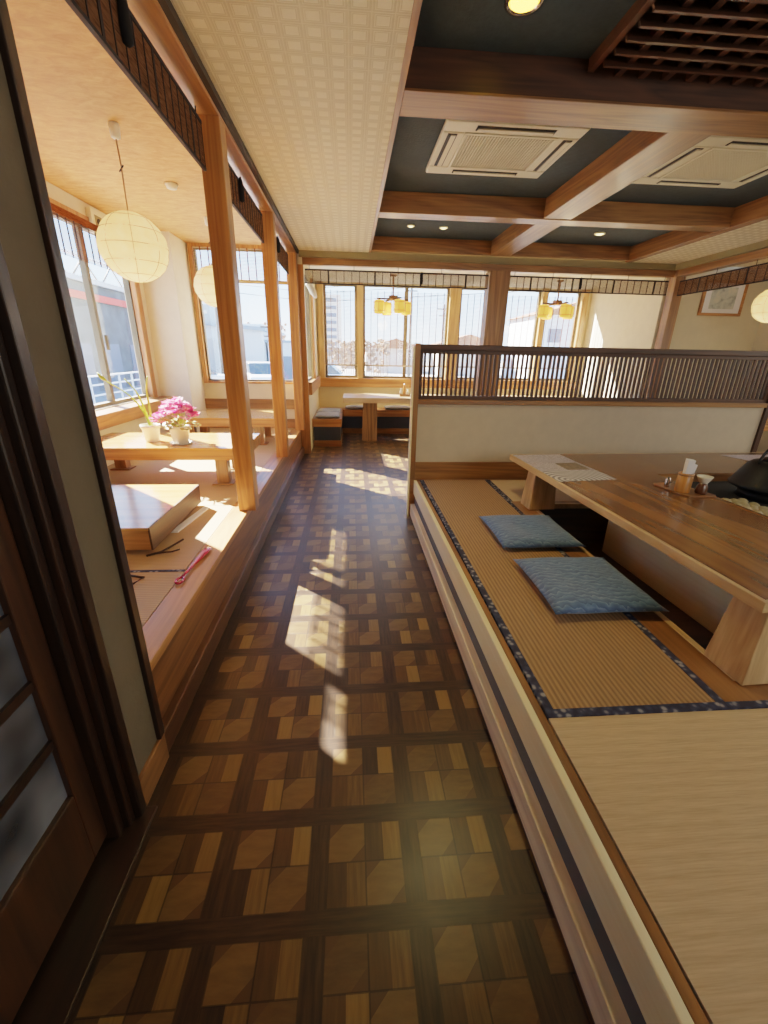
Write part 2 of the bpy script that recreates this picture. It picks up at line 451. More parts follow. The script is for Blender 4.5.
# left room wall with openings
def wall_x(name, x0, x1, y0, y1, z0, z1, holes, mat):
    """wall slab normal to X with rectangular holes (ya,yb,za,zb)"""
    mb = MB(); ys = sorted(set([y0, y1]+[h[0] for h in holes]+[h[1] for h in holes])); zs = sorted(set([z0, z1]+[h[2] for h in holes]+[h[3] for h in holes]))
    for i in range(len(ys)-1):
        for j in range(len(zs)-1):
            cy, cz = (ys[i]+ys[i+1])/2, (zs[j]+zs[j+1])/2
            if not any(h[0] < cy < h[1] and h[2] < cz < h[3] for h in holes): mb.box(x0, x1, ys[i], ys[i+1], zs[j], zs[j+1])
    return struct(name, mb, mat)
def wall_y(name, y0, y1, x0, x1, z0, z1, holes, mat):
    mb = MB(); xs = sorted(set([x0, x1]+[h[0] for h in holes]+[h[1] for h in holes])); zs = sorted(set([z0, z1]+[h[2] for h in holes]+[h[3] for h in holes]))
    for i in range(len(xs)-1):
        for j in range(len(zs)-1):
            cx, cz = (xs[i]+xs[i+1])/2, (zs[j]+zs[j+1])/2
            if not any(h[0] < cx < h[1] and h[2] < cz < h[3] for h in holes): mb.box(xs[i], xs[i+1], y0, y1, zs[j], zs[j+1])
    return struct(name, mb, mat)
LX = -2.45
wall_x('wall_left', LX-.12, LX, -2.2, YH+.1, -.1, 2.9, [(3.78, 5.62, .88, 2.52), (3.34, 3.78, 2.33, 2.52), (2.45, 3.25, .88, 1.5)], 'walllight')
struct('wall_left_column', B(LX, -2.07, 5.86, YH, PL, 2.70), 'walllight')
wall_y('wall_left_back', YH, YH+.1, LX-.1, -.80, -.1, 2.9, [(-2.03, -.80, 1.03, 2.66)], 'wallcream')
wall_y('wall_back', YB, YB+.12, -.75, 4.65, -.1, 2.7, [(-.48, .12, .98, 2.58), (.23, 1.80, .98, 2.58), (2.0, 3.52, .98, 2.58), (3.62, 4.28, .98, 2.58)], 'alcovewall')
wall_x('wall_alcove_left', -.72, -.62, YH-.035, YB, -.1, 2.7, [(6.56, 7.45, 1.02, 2.45)], 'alcovewall')
wall_x('wall_alcove_right', 4.48, 4.60, YH+.1, YB, -.1, 2.7, [], 'walllight')
wall_y('wall_right_back', YH, YH+.1, 4.62, 6.1, -.1, 2.8, [], 'wallcream')
wall_x('wall_right', 6.0, 6.1, -2.2, YH+.1, -.1, 2.8, [], 'wallcream')
wall_y('wall_front', -2.3, -2.2, -2.6, 6.1, -.1, 2.9, [], 'wallcream')
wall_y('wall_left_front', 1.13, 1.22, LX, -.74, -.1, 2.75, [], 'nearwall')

# near-left wall strip, trims and lattice door
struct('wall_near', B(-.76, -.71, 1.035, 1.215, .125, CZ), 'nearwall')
struct('trim_5', B(-.77, -.695, 1.200, 1.236, .125, CZ), 'nearZ', .003)
struct('trim_6', B(-.77, -.695, 1.005, 1.040, .0, CZ), 'nearZ', .004)
struct('baseboard_left', B(-.77, -.698, 1.040, 1.236, 0, .125), 'brownY', .004)
struct('trim_7', B(-.83, -.715, .975, 1.005, 0, CZ), 'nearZ', .006)
struct('trim_8', B(-.80, -.735, .943, .975, 0, CZ), 'nearZ', .006)
struct('trim_9', B(-.84, -.735, -2.2, .943, 2.12, 2.24), 'nearY', .006)
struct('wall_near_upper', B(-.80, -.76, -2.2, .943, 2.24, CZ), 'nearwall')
struct('trim_10', B(-.86, -.66, -2.2, 1.04, 0, .012), 'nearY', .003)  # threshold made wide and dark to imitate the floor's shadow by the door
dr = bpy.data.objects.new('door_1', None); C.objects.link(dr); dr.location = (-.78, .45, .035); dr['kind'] = 'structure'
fr = MB()
dx0, dx1 = -.80, -.765
for (a, b) in ((.872, .942), (-.06, .02)): fr.box(dx0, dx1, a, b, .035, 2.12)
fr.box(dx0, dx1, .02, .872, .035, .30); fr.box(dx0, dx1, .02, .872, 2.02, 2.12)
mesh('door_frame', fr, 'nearbrown', dr, .004)
mt = MB()
for k in range(1, 9): zz = .30+k*.19; mt.box(-.79, -.772, .02, .872, zz-.013, zz+.013)
for yy in (.25, .52): mt.box(-.79, -.772, yy-.013, yy+.013, .30, 2.02)
mesh('muntins', mt, 'nearZ', dr)
mesh('pane', B(-.786, -.782, .02, .872, .30, 2.02), 'frosted', dr)
struct('door_2', B(-.84, -.81, -2.2, .0, .035, 2.12), 'nearZ')

# ------------------------------------------------------------------ windows
def window(name, axis, plane, a0, a1, z0, z1, mull, fw=.035, depth=.06, frame='alu'):
    r = bpy.data.objects.new(name, None); C.objects.link(r); r['kind'] = 'structure'
    if axis == 'X': r.location = (plane, (a0+a1)/2, z0)
    else: r.location = ((a0+a1)/2, plane, z0)
    def bx(mb, a, b, c, d, dd=depth):
        if axis == 'X': mb.box(plane-dd/2, plane+dd/2, a, b, c, d)
        else: mb.box(a, b, plane-dd/2, plane+dd/2, c, d)
    f = MB(); bx(f, a0, a0+fw, z0, z1); bx(f, a1-fw, a1, z0, z1); bx(f, a0+fw, a1-fw, z0, z0+fw); bx(f, a0+fw, a1-fw, z1-fw, z1)
    for q in mull: bx(f, q-fw*.8, q+fw*.8, z0+fw, z1-fw, depth*.9)
    mesh('window_frame', f, frame, r)
    p = MB(); bx(p, a0+fw, a1-fw, z0+fw, z1-fw, .005)
    mesh('pane', p, 'glass', r)
    return r
w1 = window('window_1', 'X', LX-.07, 3.78, 5.62, .88, 2.52, [4.80])
mesh('latch', B(LX-.045, LX-.02, 4.86, 4.885, 1.42, 1.56), 'alu', w1)
window('window_added_2', 'X', LX-.07, 3.34, 3.78, 2.33, 2.52, [], .015)  # unseen transom, added to cast the near sun patch in the corridor
window('window_added_3', 'X', LX-.07, 2.45, 3.25, .88, 1.5, [])  # unseen low window, added so sun reaches the slab table
struct('trim_11', MB().box(LX-.039, LX+.02, 5.605, 5.72, .872, 2.519).box(LX-.04, LX+.02, 3.80, 5.72, 2.52, 2.58), 'honeyZ', .004)
window('window_4', 'Y', YH+.06, -2.0, -.80, 1.03, 2.66, [], .022)
struct('trim_12', MB().box(-2.05, -2.0, YH-.03, YH+.05, 1.0, 2.70).box(-2.0, -.80, YH-.03, YH+.05, 2.655, 2.70).box(-2.0, -.80, YH-.015, YH+.05, 1.0, 1.03), 'honeyZ', .004)
window('window_5', 'Y', YB+.05, -.48, .12, .98, 2.58, [], .045)
window('window_6', 'Y', YB+.05, .23, 1.80, .98, 2.58, [1.02], .04)
window('window_7', 'Y', YB+.05, 2.0, 3.52, .98, 2.58, [2.76], .04)
window('window_8', 'Y', YB+.05, 3.62, 4.28, .98, 2.58, [], .045)
window('window_9', 'X', -.67, 6.56, 7.45, 1.02, 2.45, [], .03)
for n, (a, b) in enumerate(((.12, .23), (1.80, 2.0), (3.52, 3.62), (4.28, 4.40), (-.58, -.48))):
    struct('trim_%d' % (13+n), B(a, b, YB-.06, YB, .98, 2.59), 'honey2Z', .004)
struct('trim_18', B(-.62, 4.48, YB-.09, YB, .82, .98), 'honeyX', .005)
struct('trim_20', B(-.62, -.57, YH+.12, YB-.09, .84, 1.02), 'honeyY', .004)
struct('trim_21', B(-.62, -.58, 7.47, 7.56, 1.02, 2.5), 'honeyZ', .003)
struct('trim_25', B(-.742, -.608, 6.362, 6.425, 0, 2.50), 'honeyZ', .004)
# rails on the left-room back wall
struct('trim_22', B(-2.07, -.80, YH-.03, YH, .65, .79), 'brownX', .004)
struct('trim_23', B(-2.07, -.80, YH-.03, YH, PL, .51), 'brownX', .004)
o = mesh('window_ledge', B(LX, -2.26, 2.2, 5.86, .74, .87), 'honeyY', None, .006)
tag(o, 'deep wooden ledge running under the left side window, its top sunlit', 'ledge')
struct('wall_left_lower', B(LX, -2.33, 2.2, 5.86, PL, .74), 'wallcream')

# ------------------------------------------------------------------ platforms
lp = thing('raised_platform', 'honey-coloured wooden raised platform edge along the left of the corridor, under the lantern room', 'platform', (-1.6, 3.8, 0))
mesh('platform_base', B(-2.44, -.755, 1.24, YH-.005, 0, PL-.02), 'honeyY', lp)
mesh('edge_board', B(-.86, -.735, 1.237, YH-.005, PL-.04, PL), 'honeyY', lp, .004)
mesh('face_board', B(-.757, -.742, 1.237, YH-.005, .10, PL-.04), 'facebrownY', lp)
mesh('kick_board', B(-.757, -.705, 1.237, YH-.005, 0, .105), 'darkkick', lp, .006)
rp = thing('raised_platform', 'pale wooden raised platform on the right of the corridor with grey recessed band', 'platform', (2, 1, 0))
b = MB()
PX0, PX1, PY0, PY1 = 1.40, 3.74, 1.15, 3.02   # foot pit
XE = 5.9
b.box(.592, PX0-.03, -2.1, YP-.035, 0.005, PR-.03); b.box(PX0-.03, PX1+.03, -2.1, PY0-.03, .005, PR-.03)
b.box(PX0-.03, PX1+.03, PY1+.03, YP-.035, .005, PR-.03); b.box(PX1+.03, 3.86, -2.1, YP-.035, .005, PR-.03)
mesh('platform_base', b, 'brownY', rp)
mesh('lower_face_board', B(.543, .592, -2.1, YP-.035, .02, .13), 'weathered', rp, .004)
mesh('recessed_band', B(.580, .592, -2.1, YP-.035, .13, .225), 'grey', rp)
mesh('upper_face_board', B(.566, .592, -2.1, YP-.035, .225, PR-.001), 'palecream', rp, .004)
mesh('toe_strip', B(.548, .58, -2.1, YP-.035, 0, .02), 'darkY', rp)
mesh('edge_board', B(.592, .618, -2.1, YP-.055, PR-.03, PR), 'beamY', rp, .003)
b = MB(); b.box(1.25, 1.372, 1.03, 3.10, PR-.03, PR); b.box(1.372, 3.78, 1.03, 1.125, PR-.03, PR); b.box(1.372, 3.78, 3.045, 3.10, PR-.03, PR); b.box(3.765, 3.86, 1.03, 3.10, PR-.03, PR)
mesh('surround_board', b, 'brownY', rp)
b = MB(); b.box(1.372, 1.40, 1.125, 3.045, PR-.035, PR+.004); b.box(1.40, 3.74, 1.125, 1.15, PR-.035, PR+.004); b.box(1.40, 3.74, 3.02, 3.045, PR-.035, PR+.004); b.box(3.74, 3.765, 1.125, 3.045, PR-.035, PR+.004)
mesh('pit_rim', b, 'paleY', rp, .003)
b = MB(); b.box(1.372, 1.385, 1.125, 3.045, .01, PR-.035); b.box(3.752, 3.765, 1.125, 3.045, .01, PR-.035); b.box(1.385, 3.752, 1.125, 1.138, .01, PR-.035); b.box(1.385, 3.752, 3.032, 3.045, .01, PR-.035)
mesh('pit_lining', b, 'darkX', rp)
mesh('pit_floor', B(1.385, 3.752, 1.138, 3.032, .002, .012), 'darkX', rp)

def mat_thing(x0, x1, y0, y1, z, surf, borders, label, bw=.028, group=None):
    r = thing('tatami_mat', label, 'tatami mat', ((x0+x1)/2, (y0+y1)/2, z), group)
    bx0 = x0+(bw if 'W' in borders else 0); bx1 = x1-(bw if 'E' in borders else 0)
    by0 = y0+(bw if 'S' in borders else 0); by1 = y1-(bw if 'N' in borders else 0)
    mesh('woven_surface', B(bx0, bx1, by0, by1, z-.02, z), surf, r)
    for s, q in (('W', (x0, bx0, y0, y1)), ('E', (bx1, x1, y0, y1)), ('S', (bx0, bx1, y0, by0)), ('N', (bx0, bx1, by1, y1))):
        if s in borders: mesh('cloth_border', B(q[0], q[1], q[2], q[3], z-.02, z+.002), 'border', r)
    return r
mat_thing(.622, 1.25, 1.00, 3.695, PR+.004, 'tatA', 'WES', 'long brown ribbed rush mat with blue borders under the two blue cushions', .03)
mat_thing(.622, 1.80, -2.0, .998, PR+.002, 'tatB', '', 'pale close-woven rush mat in the right foreground')
mat_thing(1.802, 3.0, -2.0, .998, PR+.002, 'tatB', '', 'pale rush mat at the lower right edge, right of the foreground mat')
mat_thing(1.25, 3.2, 1.00, 1.03, PR+.004, 'tatB', 'S', 'narrow blue-bordered mat strip in front of the big table leg', .028)
mat_thing(1.252, 3.85, 3.102, 3.695, PR+.002, 'tatB', 'W', 'pale rush mat between the big table and the partition', .02)
for i, (y0, y1, l) in enumerate(((1.25, 2.02, 'tan rush mat nearest the dark wall end, below the red shoehorn handle'), (2.02, 3.0, 'tan rush mat under the lowest square table on the left'),
                                 (3.0, 4.70, 'tan rush mat under the table with the flower pots'), (4.70, 6.365, 'tan rush mat under the farthest table of the left room'))):
    mat_thing(-2.32, -.862, y0+.002, y1-.002, PL, 'tatL', 'N' if i in (0, ) else '', l, .022)

# ------------------------------------------------------------------ posts and beams
for i, (y0, y1) in enumerate(((2.88, 3.0), (4.52, 4.64), (6.19, 6.36))):
    o = mesh('wooden_post', B(-.80, -.68, y0, y1, PL, 2.60), 'honeyZ', None, .006)
    tag(o, ('tall honey wood post nearest the camera on the left platform edge', 'second honey wood post along the left platform edge', 'third honey wood post of the left platform, at the far corner')[i], 'post', 'posts along the left platform')
    # short base block fixed in the platform face
o = mesh('wooden_post', B(1.87, 2.15, YH-.08, YH+.14, 0, 2.50), 'beamZ', None, .006); tag(o, 'thick brown wooden post rising behind the lattice partition between the two window bays', 'post')
o = mesh('wooden_post', B(4.50, 4.64, YH-.08, YH+.06, 0, 2.65), 'beamZ', None, .006); tag(o, 'brown wooden corner post at the right end of the window bays', 'post')
def beam(label, bx, mat): 
    o = mesh('ceiling_beam', B(*bx), mat, None, .006); return tag(o, label, 'beam')
beam('long honey wood beam over the left platform posts', (-.80, -.68, 1.24, YH-.035, 2.60, 2.648), 'honeyY')
bb = thing('ceiling_beam', 'heavy brown beam, sides darkened for shade, crossing the ceiling nearest the camera', 'beam', (2, 2.78, CZ))
mesh('beam_body', B(.272, 3.70, 2.66, 2.90, CZ+.012, CF-.002), 'darkX', bb)  # darker wood puts the shade of the side faces into colour
mesh('lit_underside_board', B(.272, 3.70, 2.657, 2.903, CZ, CZ+.012), 'beamX', bb, .003)  # lighter wood paints the beam's lit lower face
beam('middle brown beam crossing the dark ceiling beyond the air conditioners', (.272, 3.70, 4.60, 4.78, CZ, CF-.002), 'beamX')
beam('brown beam at the far edge of the dark ceiling', (.272, 3.70, 6.22, 6.305, CZ+.01, CF-.002), 'beamX')
beam('brown cross beam running away between the two air conditioners', (1.82, 2.09, 2.902, 4.598, CZ+.005, CF-.002), 'beamY')
beam('short brown cross beam meeting the thick back post', (1.82, 2.09, 4.782, 6.218, CZ+.005, CF-.002), 'beamY')
beam('brown beam along the right edge of the dark ceiling', (3.702, 3.80, -2.0, 6.305, CZ-.004, CF-.002), 'beamY')
beam('brown header beam above the window alcove blinds', (-.655, 4.50, YH-.03, YH+.05, 2.50, 2.60), 'beamX')
beam('brown beam above the blind at the right wall corner', (4.50, 4.62, -1.9, YH-.08, 2.50, 2.645), 'beamY')

# egg-crate lattice panel
lt = thing('ceiling_lattice_panel', 'dark brown egg-crate lattice panel in the ceiling at the upper right corner', 'ceiling panel', (2.3, 1.6, 2.72))
b = MB(); x0, x1, y0, y1 = 1.18, 3.6, .6, 2.655
mesh('lattice_frame', MB().box(x0, x0+.03, y0, y1, 2.765, CF-.002).box(x1-.03, x1, y0, y1, 2.72, CF-.002).box(x0+.03, x1-.03, y0, y0+.03, 2.72, CF-.002), 'darkY', lt)
k = x0+.03
while k < x1-.05: k += .125; b.box(k-.016, k+.016, y0+.03, y1, 2.755, 2.80)
k = y1
while k > y0+.1: k -= .088; b.hexa([(x0+.03, k-.03, 2.735), (x1-.03, k-.03, 2.735), (x1-.03, k-.015, 2.735), (x0+.03, k-.015, 2.735)], [(x0+.03, k+.01, 2.80), (x1-.03, k+.01, 2.80), (x1-.03, k+.025, 2.80), (x0+.03, k+.025, 2.80)])
mesh('lattice_slats', b, 'latt', lt)
mesh('backing_board', B(x0+.03, x1-.03, y0+.03, y1, 2.805, CF-.002), 'slot', lt)

# ------------------------------------------------------------------ air conditioners
def ac():
    r = thing('air_conditioner', 'cream ceiling cassette air conditioner left of the cross beam, its intake grille seen whole', 'air conditioner', (0, 0, 0), 'ceiling cassette air conditioners')
    w, d = .452, .408
    b = MB(); z0, z1 = -.055, -.02
    b.box(-w, w, -d, -d+.14, z0, z1); b.box(-w, w, d-.14, d, z0, z1); b.box(-w, -w+.15, -d+.14, d-.14, z0, z1); b.box(w-.15, w, -d+.14, d-.14, z0, z1)
    mesh('panel', b, 'cream', r, .012, 3)
    mesh('intake_backing', B(-w+.15, w-.15, -d+.14, d-.14, -.034, -.024), 'molding', r)
    g = MB()
    n = 30
    for i in range(n+1):
        x = -w+.16+(2*w-.32)*i/n; g.box(x-.0035, x+.0035, -d+.15, d-.15, -.052, -.036)
    for i in range(23):
        y = -d+.16+(2*d-.32)*i/22; g.box(-w+.16, w-.16, y-.0025, y+.0025, -.05, -.038)
    mesh('intake_grille', g, 'cream', r)
    mesh('grille_frame', MB().box(-w+.145, w-.145, -d+.135, -d+.155, -.06, -.03).box(-w+.145, w-.145, d-.155, d-.135, -.06, -.03).box(-w+.145, -w+.165, -d+.155, d-.155, -.06, -.03).box(w-.165, w-.145, -d+.155, d-.155, -.06, -.03), 'cream', r, .003)
    for (a, bb, c, dd) in ((-w+.04, -w+.10, -d+.16, d-.16), (w-.10, w-.04, -d+.16, d-.16), (-w+.2, w-.2, -d+.04, -d+.10), (-w+.2, w-.2, d-.10, d-.04)):
        s = mesh('air_outlet', B(a, bb, c, dd, -.058, -.052), 'slot', r)
        mx, my = (a+bb)/2, (c+dd)/2
        if bb-a < dd-c: q = B(mx-.008, mx+.022, c+.01, dd-.01, -.064, -.058)
        else: q = B(a+.01, bb-.01, my-.008, my+.022, -.064, -.058)
        mesh('louver', q, 'cream', s)
    return r
a1 = ac(); a1.location = (1.045, 3.60, CF)
dup(a1, (2.72, 3.60, CF), 'cream ceiling cassette air conditioner right of the cross beam, cut by the right edge')

# ------------------------------------------------------------------ downlights
def downlight(x, y, r, lab, mat, z=CF, cat='ceiling light'):
    t = thing('downlight', lab, cat, (x, y, z), 'recessed ceiling downlights')
    mesh('trim_ring', MB().lathe([(r, 0), (r*1.25, -.002), (r*1.25, -.012), (r, -.014), (r*.92, -.004)], x, y, z-.001, 28, caps=False), 'chrome' if mat == 'dl' else 'cream', t)
    mesh('lamp', MB().lathe([(r*.9, -.002), (r*.85, -.012), (r*.4, -.02)], x, y, z-.001, 24), mat, t)
downlight(.725, 2.33, .064, 'bright yellow lit downlight at the top of the picture', 'dl')
downlight(1.085, 5.70, .04, 'small lit downlight left of the far cross beam, the brighter of its pair', 'dl2')
downlight(.70, 5.68, .035, 'small dim downlight nearest the left edge of the dark ceiling', 'dl2')
downlight(2.96, 5.68, .05, 'small lit downlight right of the far cross beam', 'dl2')

# ------------------------------------------------------------------ partition
pt = thing('lattice_partition', 'waist-high partition with dark wooden slat lattice above a beige plaster panel', 'partition', (2.19, YP, PR))
X0, X1 = .53, 3.86
ya, yb = YP, YP+.045
mesh('end_post', MB().box(X0, X0+.045, YP-.03, YP+.05, PR, 1.525), 'brownZ', pt, .003)
mesh('end_cap_strip', B(X0-.012, X0, YP-.03, YP+.05, PR, 1.50), 'palecream', pt)
mesh('end_post', B(X1-.045, X1, YP-.02, YP+.05, PR, 1.50), 'darkZ', pt, .003)
mesh('top_rail', MB().box(X0+.045, X1-.045, YP-.02, YP+.05, 1.475, 1.52), 'darkX', pt, .004)
mesh('lattice_frame', MB().box(X0+.045, X0+.075, ya, yb, 1.075, 1.475).box(X1-.075, X1-.045, ya, yb, 1.075, 1.475).box(X0+.075, X1-.075, ya, yb, 1.445, 1.475).box(X0+.075, X1-.075, ya, yb, 1.075, 1.105), 'darkX', pt, .002)
n = 79
for i in range(n):
    x = X0+.095+(X1-X0-.19)*i/(n-1)
    mesh('slat', B(x-.0085, x+.0085, YP+.012, YP+.032, 1.105, 1.445), 'darkZ', pt)
mesh('middle_rail', B(X0+.045, X1-.045, YP-.022, YP+.05, 1.035, 1.075), 'beamX', pt, .003)
mesh('plaster_panel', B(X0+.045, X1-.045, YP+.003, YP+.04, .52, 1.035), 'plaster', pt)
mesh('base_rail', B(X0+.045, X1-.045, YP-.012, YP+.05, PR, .52), 'beamX', pt, .003)
mesh('footing', B(X0, X1, YP-.03, YP+.05, 0, PR), 'brownX', pt)
mesh('end_cap_strip', B(X0-.012, X0, YP-.03, YP+.05, 0, PR), 'palecream', pt)

# ------------------------------------------------------------------ big hearth table
TZ = .70
HX0, HX1, HY0, HY1 = 2.08, 3.03, 1.72, 2.64
bt = thing('hearth_table', 'large brown low table with a pale edge and a sunken hearth, over a foot pit', 'table', (2.56, 2.15, PR))
TX0, TX1, TY0, TY1 = 1.285, 3.84, 1.10, 3.275
b = MB(); e = .02
b.box(TX0+e, HX0, TY0+e, TY1-e, TZ-.04, TZ); b.box(HX1, TX1-e, TY0+e, TY1-e, TZ-.04, TZ); b.box(HX0, HX1, TY0+e, HY0, TZ-.04, TZ); b.box(HX0, HX1, HY1, TY1-e, TZ-.04, TZ)
mesh('tabletop', b, 'tabletop', bt)
b = MB(); b.box(TX0, TX0+e, TY0, TY1, TZ-.042, TZ-.001); b.box(TX1-e, TX1, TY0, TY1, TZ-.042, TZ-.001); b.box(TX0+e, TX1-e, TY0, TY0+e, TZ-.042, TZ-.001); b.box(TX0+e, TX1-e, TY1-e, TY1, TZ-.042, TZ-.001)
mesh('edge_band', b, 'paleY', bt, .003)
def leg(x0, x1, y0, y1, fx):
    zt, zb = TZ-.04, PR+.0045; s = .02
    return MB().hexa([(x0-s*fx, y0-s, zb), (x1+s, y0-s, zb), (x1+s, y1+s, zb), (x0-s*fx, y1+s, zb)], [(x0+.01, y0, zt), (x1, y0, zt), (x1, y1, zt), (x0+.01, y1, zt)])
for (x0, x1, y0, y1, m_) in ((1.31, 1.485, 1.105, 1.235, 'paleZ'), (1.33, 1.50, 2.90, 3.02, 'paleZ'), (3.60, 3.75, 1.135, 1.265, 'paleZ'), (3.60, 3.75, 2.90, 3.02, 'paleZ')):
    mesh('leg', leg(x0, x1, y0, y1, .6), m_, bt, .004)
b = MB(); hx = 1.96
b.box(hx, hx+.03, 1.62, 2.86, .012, TZ-.04); b.box(3.12, 3.15, 1.62, 2.86, .012, TZ-.04); b.box(hx+.03, 3.12, 1.62, 1.65, .012, TZ-.04); b.box(hx+.03, 3.12, 2.83, 2.86, .012, TZ-.04)
mesh('hearth_box', b, 'palecream', bt, .003)
b = MB(); b.box(HX0, HX0+.012, HY0, HY1, TZ-.07, TZ-.004); b.box(HX1-.012, HX1, HY0, HY1, TZ-.07, TZ-.004); b.box(HX0+.012, HX1-.012, HY0, HY0+.012, TZ-.07, TZ-.004); b.box(HX0+.012, HX1-.012, HY1-.012, HY1, TZ-.07, TZ-.004)
mesh('hearth_rim', b, 'beamX', bt)
mesh('hearth_bed', B(HX0+.012, HX1-.012, HY0+.012, HY1-.012, TZ-.085, TZ-.055), 'ash', bt)

bt.location = (2.59, 2.21, PR); bt.rotation_euler = (0, 0, .04)
# pebbles
ico = bmesh.new(); bmesh.ops.create_icosphere(ico, subdivisions=2, radius=1)
pv = [tuple(v.co) for v in ico.verts]; pf = [tuple(v.index for v in f.verts) for f in ico.faces]; ico.free()
pb = None
k = 0
for row in range(4):
    for j in range(7):
        x = HX0+.045+.052*row+random.uniform(-.008, .008); y = 1.79+.066*j+random.uniform(-.01, .01)
        if pb is None:
            pb = mesh('pebble', MB().add([(p[0]*.026, p[1]*.034, p[2]*.017+.017) for p in pv], pf, True), 'pebble', origin='keep')
            tag(pb, 'smooth beige pebble lying in the left front of the table hearth', 'pebble', 'pebbles in the table hearth'); o = pb
        else: o = pb.copy(); C.objects.link(o)
        o.location = (x, y, TZ-.055); o.rotation_euler = (0, 0, random.uniform(0, 3)); s_ = random.uniform(.85, 1.12); o.scale = (s_, s_, 1.35)
# kettle
kx, ky, kz = 2.56, 2.32, TZ-.055
kt = thing('iron_kettle', 'black cast iron kettle sitting in the table hearth at the right edge', 'kettle', (kx, ky, kz))
mesh('pot_stand', MB().lathe([(.15, 0), (.15, .05), (.14, .05)], kx, ky, kz, 24), 'black', kt)
mesh('kettle_body', MB().lathe([(.13, .05), (.17, .06), (.205, .075), (.208, .085), (.195, .10), (.17, .15), (.14, .205), (.115, .225), (.085, .232)], kx, ky, kz, 40), 'iron', kt)
ld = mesh('lid', MB().lathe([(.08, .232), (.078, .242), (.05, .252), (.02, .256)], kx, ky, kz, 28), 'iron', kt)
mesh('lid_knob', MB().lathe([(.008, .255), (.008, .265), (.017, .272), (.017, .284), (.008, .29)], kx, ky, kz, 16), 'iron', ld)
mesh('spout', MB().tube([(kx+.13, ky-.05, kz+.16), (kx+.19, ky-.08, kz+.19), (kx+.23, ky-.10, kz+.235)], .02, 10, radii=[.028, .02, .014]), 'iron', kt)
mesh('handle', MB().tube([(kx+.12*math.cos(a), ky, kz+.21+.13*math.sin(a)) for a in [PI*i/12 for i in range(13)]], .008, 8), 'black', kt)

# tray with table condiments
tr = mesh('serving_tray', MB().prism([(1.905, 2.22), (1.935, 2.175), (2.085, 2.165), (2.11, 2.20), (2.02, 2.43), (1.985, 2.455), (1.90, 2.445), (1.885, 2.41)], TZ+.0005, TZ+.010, 'Z'), 'brownX', None, .003)
tag(tr, 'small dark brown wooden tray at the corner of the table hearth', 'tray')
cx, cy = 1.945, 2.26
cp = thing('bamboo_cup', 'golden brown bamboo cup holding folded white napkins on the small tray', 'cup', (cx, cy, TZ+.0105))
mesh('cup_body', MB().lathe([(.038, 0), (.040, .004), (.040, .112), (.036, .115), (.034, .112), (.034, .012)], cx, cy, TZ+.0105, 28), 'bamboo', cp)
mesh('rim_band', MB().lathe([(.0405, .10), (.0415, .104), (.0405, .108)], cx, cy, TZ+.0105, 28, caps=False), 'brownX', cp)
o = mesh('folded_napkins', MB().hexa([(1.923, 2.245, TZ+.03), (1.957, 2.240, TZ+.03), (1.962, 2.262, TZ+.03), (1.928, 2.268, TZ+.03)], [(1.918, 2.235, TZ+.208), (1.958, 2.23, TZ+.204), (1.966, 2.266, TZ+.204), (1.926, 2.272, TZ+.208)]), 'paper', None, .002)
tag(o, 'stack of folded white paper napkins standing in the bamboo cup, the taller one', 'napkins')
o = mesh('folded_napkins', MB().hexa([(1.962, 2.252, TZ+.03), (1.972, 2.25, TZ+.03), (1.972, 2.275, TZ+.03), (1.962, 2.278, TZ+.03)], [(1.966, 2.245, TZ+.18), (1.985, 2.24, TZ+.176), (1.986, 2.28, TZ+.176), (1.966, 2.285, TZ+.18)]), 'paper', None, .002)
tag(o, 'shorter fold of white paper at the right side of the bamboo cup', 'napkins')
sx, sy = 2.035, 2.225
sp = thing('soy_sauce_pot', 'small brown ceramic pot topped by a white flared cup, on the tray', 'sauce pot', (sx, sy, TZ+.0105))
mesh('pot_body', MB().lathe([(.026, 0), (.031, .006), (.031, .03), (.024, .055), (.018, .066)], sx, sy, TZ+.0105, 28), 'browncer', sp)
mesh('white_cup', MB().lathe([(.018, .062), (.024, .068), (.036, .092), (.042, .103), (.038, .103), (.02, .072)], sx, sy, TZ+.0105, 24), 'white', sp)
o = mesh('toothpick_jar', MB().lathe([(.014, 0), (.016, .01), (.016, .045), (.010, .055), (.006, .06)], 1.925, 2.36, TZ+.0105, 20), 'chrome')
tag(o, 'tiny chrome toothpick jar behind the bamboo cup', 'jar')

# menus
mn = thing('menu_sheet', 'long laminated menu sheet in three panels lying along the left edge of the big table', 'menu', (1.49, 2.88, TZ))
def sheet(name, quad, mat, par, z=TZ+.0008):
    return mesh(name, MB().prism(quad, z, z+.0012, 'Z'), mat, par)
sheet('text_panel', [(1.292, 3.25), (1.292, 3.005), (1.69, 3.02), (1.69, 3.262)], 'menu', mn)
sheet('photo_panel', [(1.292, 2.76), (1.70, 2.775), (1.69, 3.015), (1.292, 3.0)], 'menu', mn)
sheet('photo_print', [(1.50, 2.785), (1.67, 2.79), (1.665, 2.985), (1.50, 2.975)], 'menuphoto', mn, TZ+.0022)
sheet('pattern_panel', [(1.292, 2.51), (1.71, 2.54), (1.70, 2.77), (1.292, 2.755)], 'menuarc', mn)
mn.rotation_euler = (0, 0, .04); mn.location.x += .005; mn.location.y += .0
o = mesh('menu_sheet', MB().prism([(3.06, 3.262), (3.17, 2.93), (3.62, 2.95), (3.62, 3.262)], TZ+.0008, TZ+.002, 'Z'), 'menu'); tag(o, 'pale menu sheet at the far right corner of the big table', 'menu')

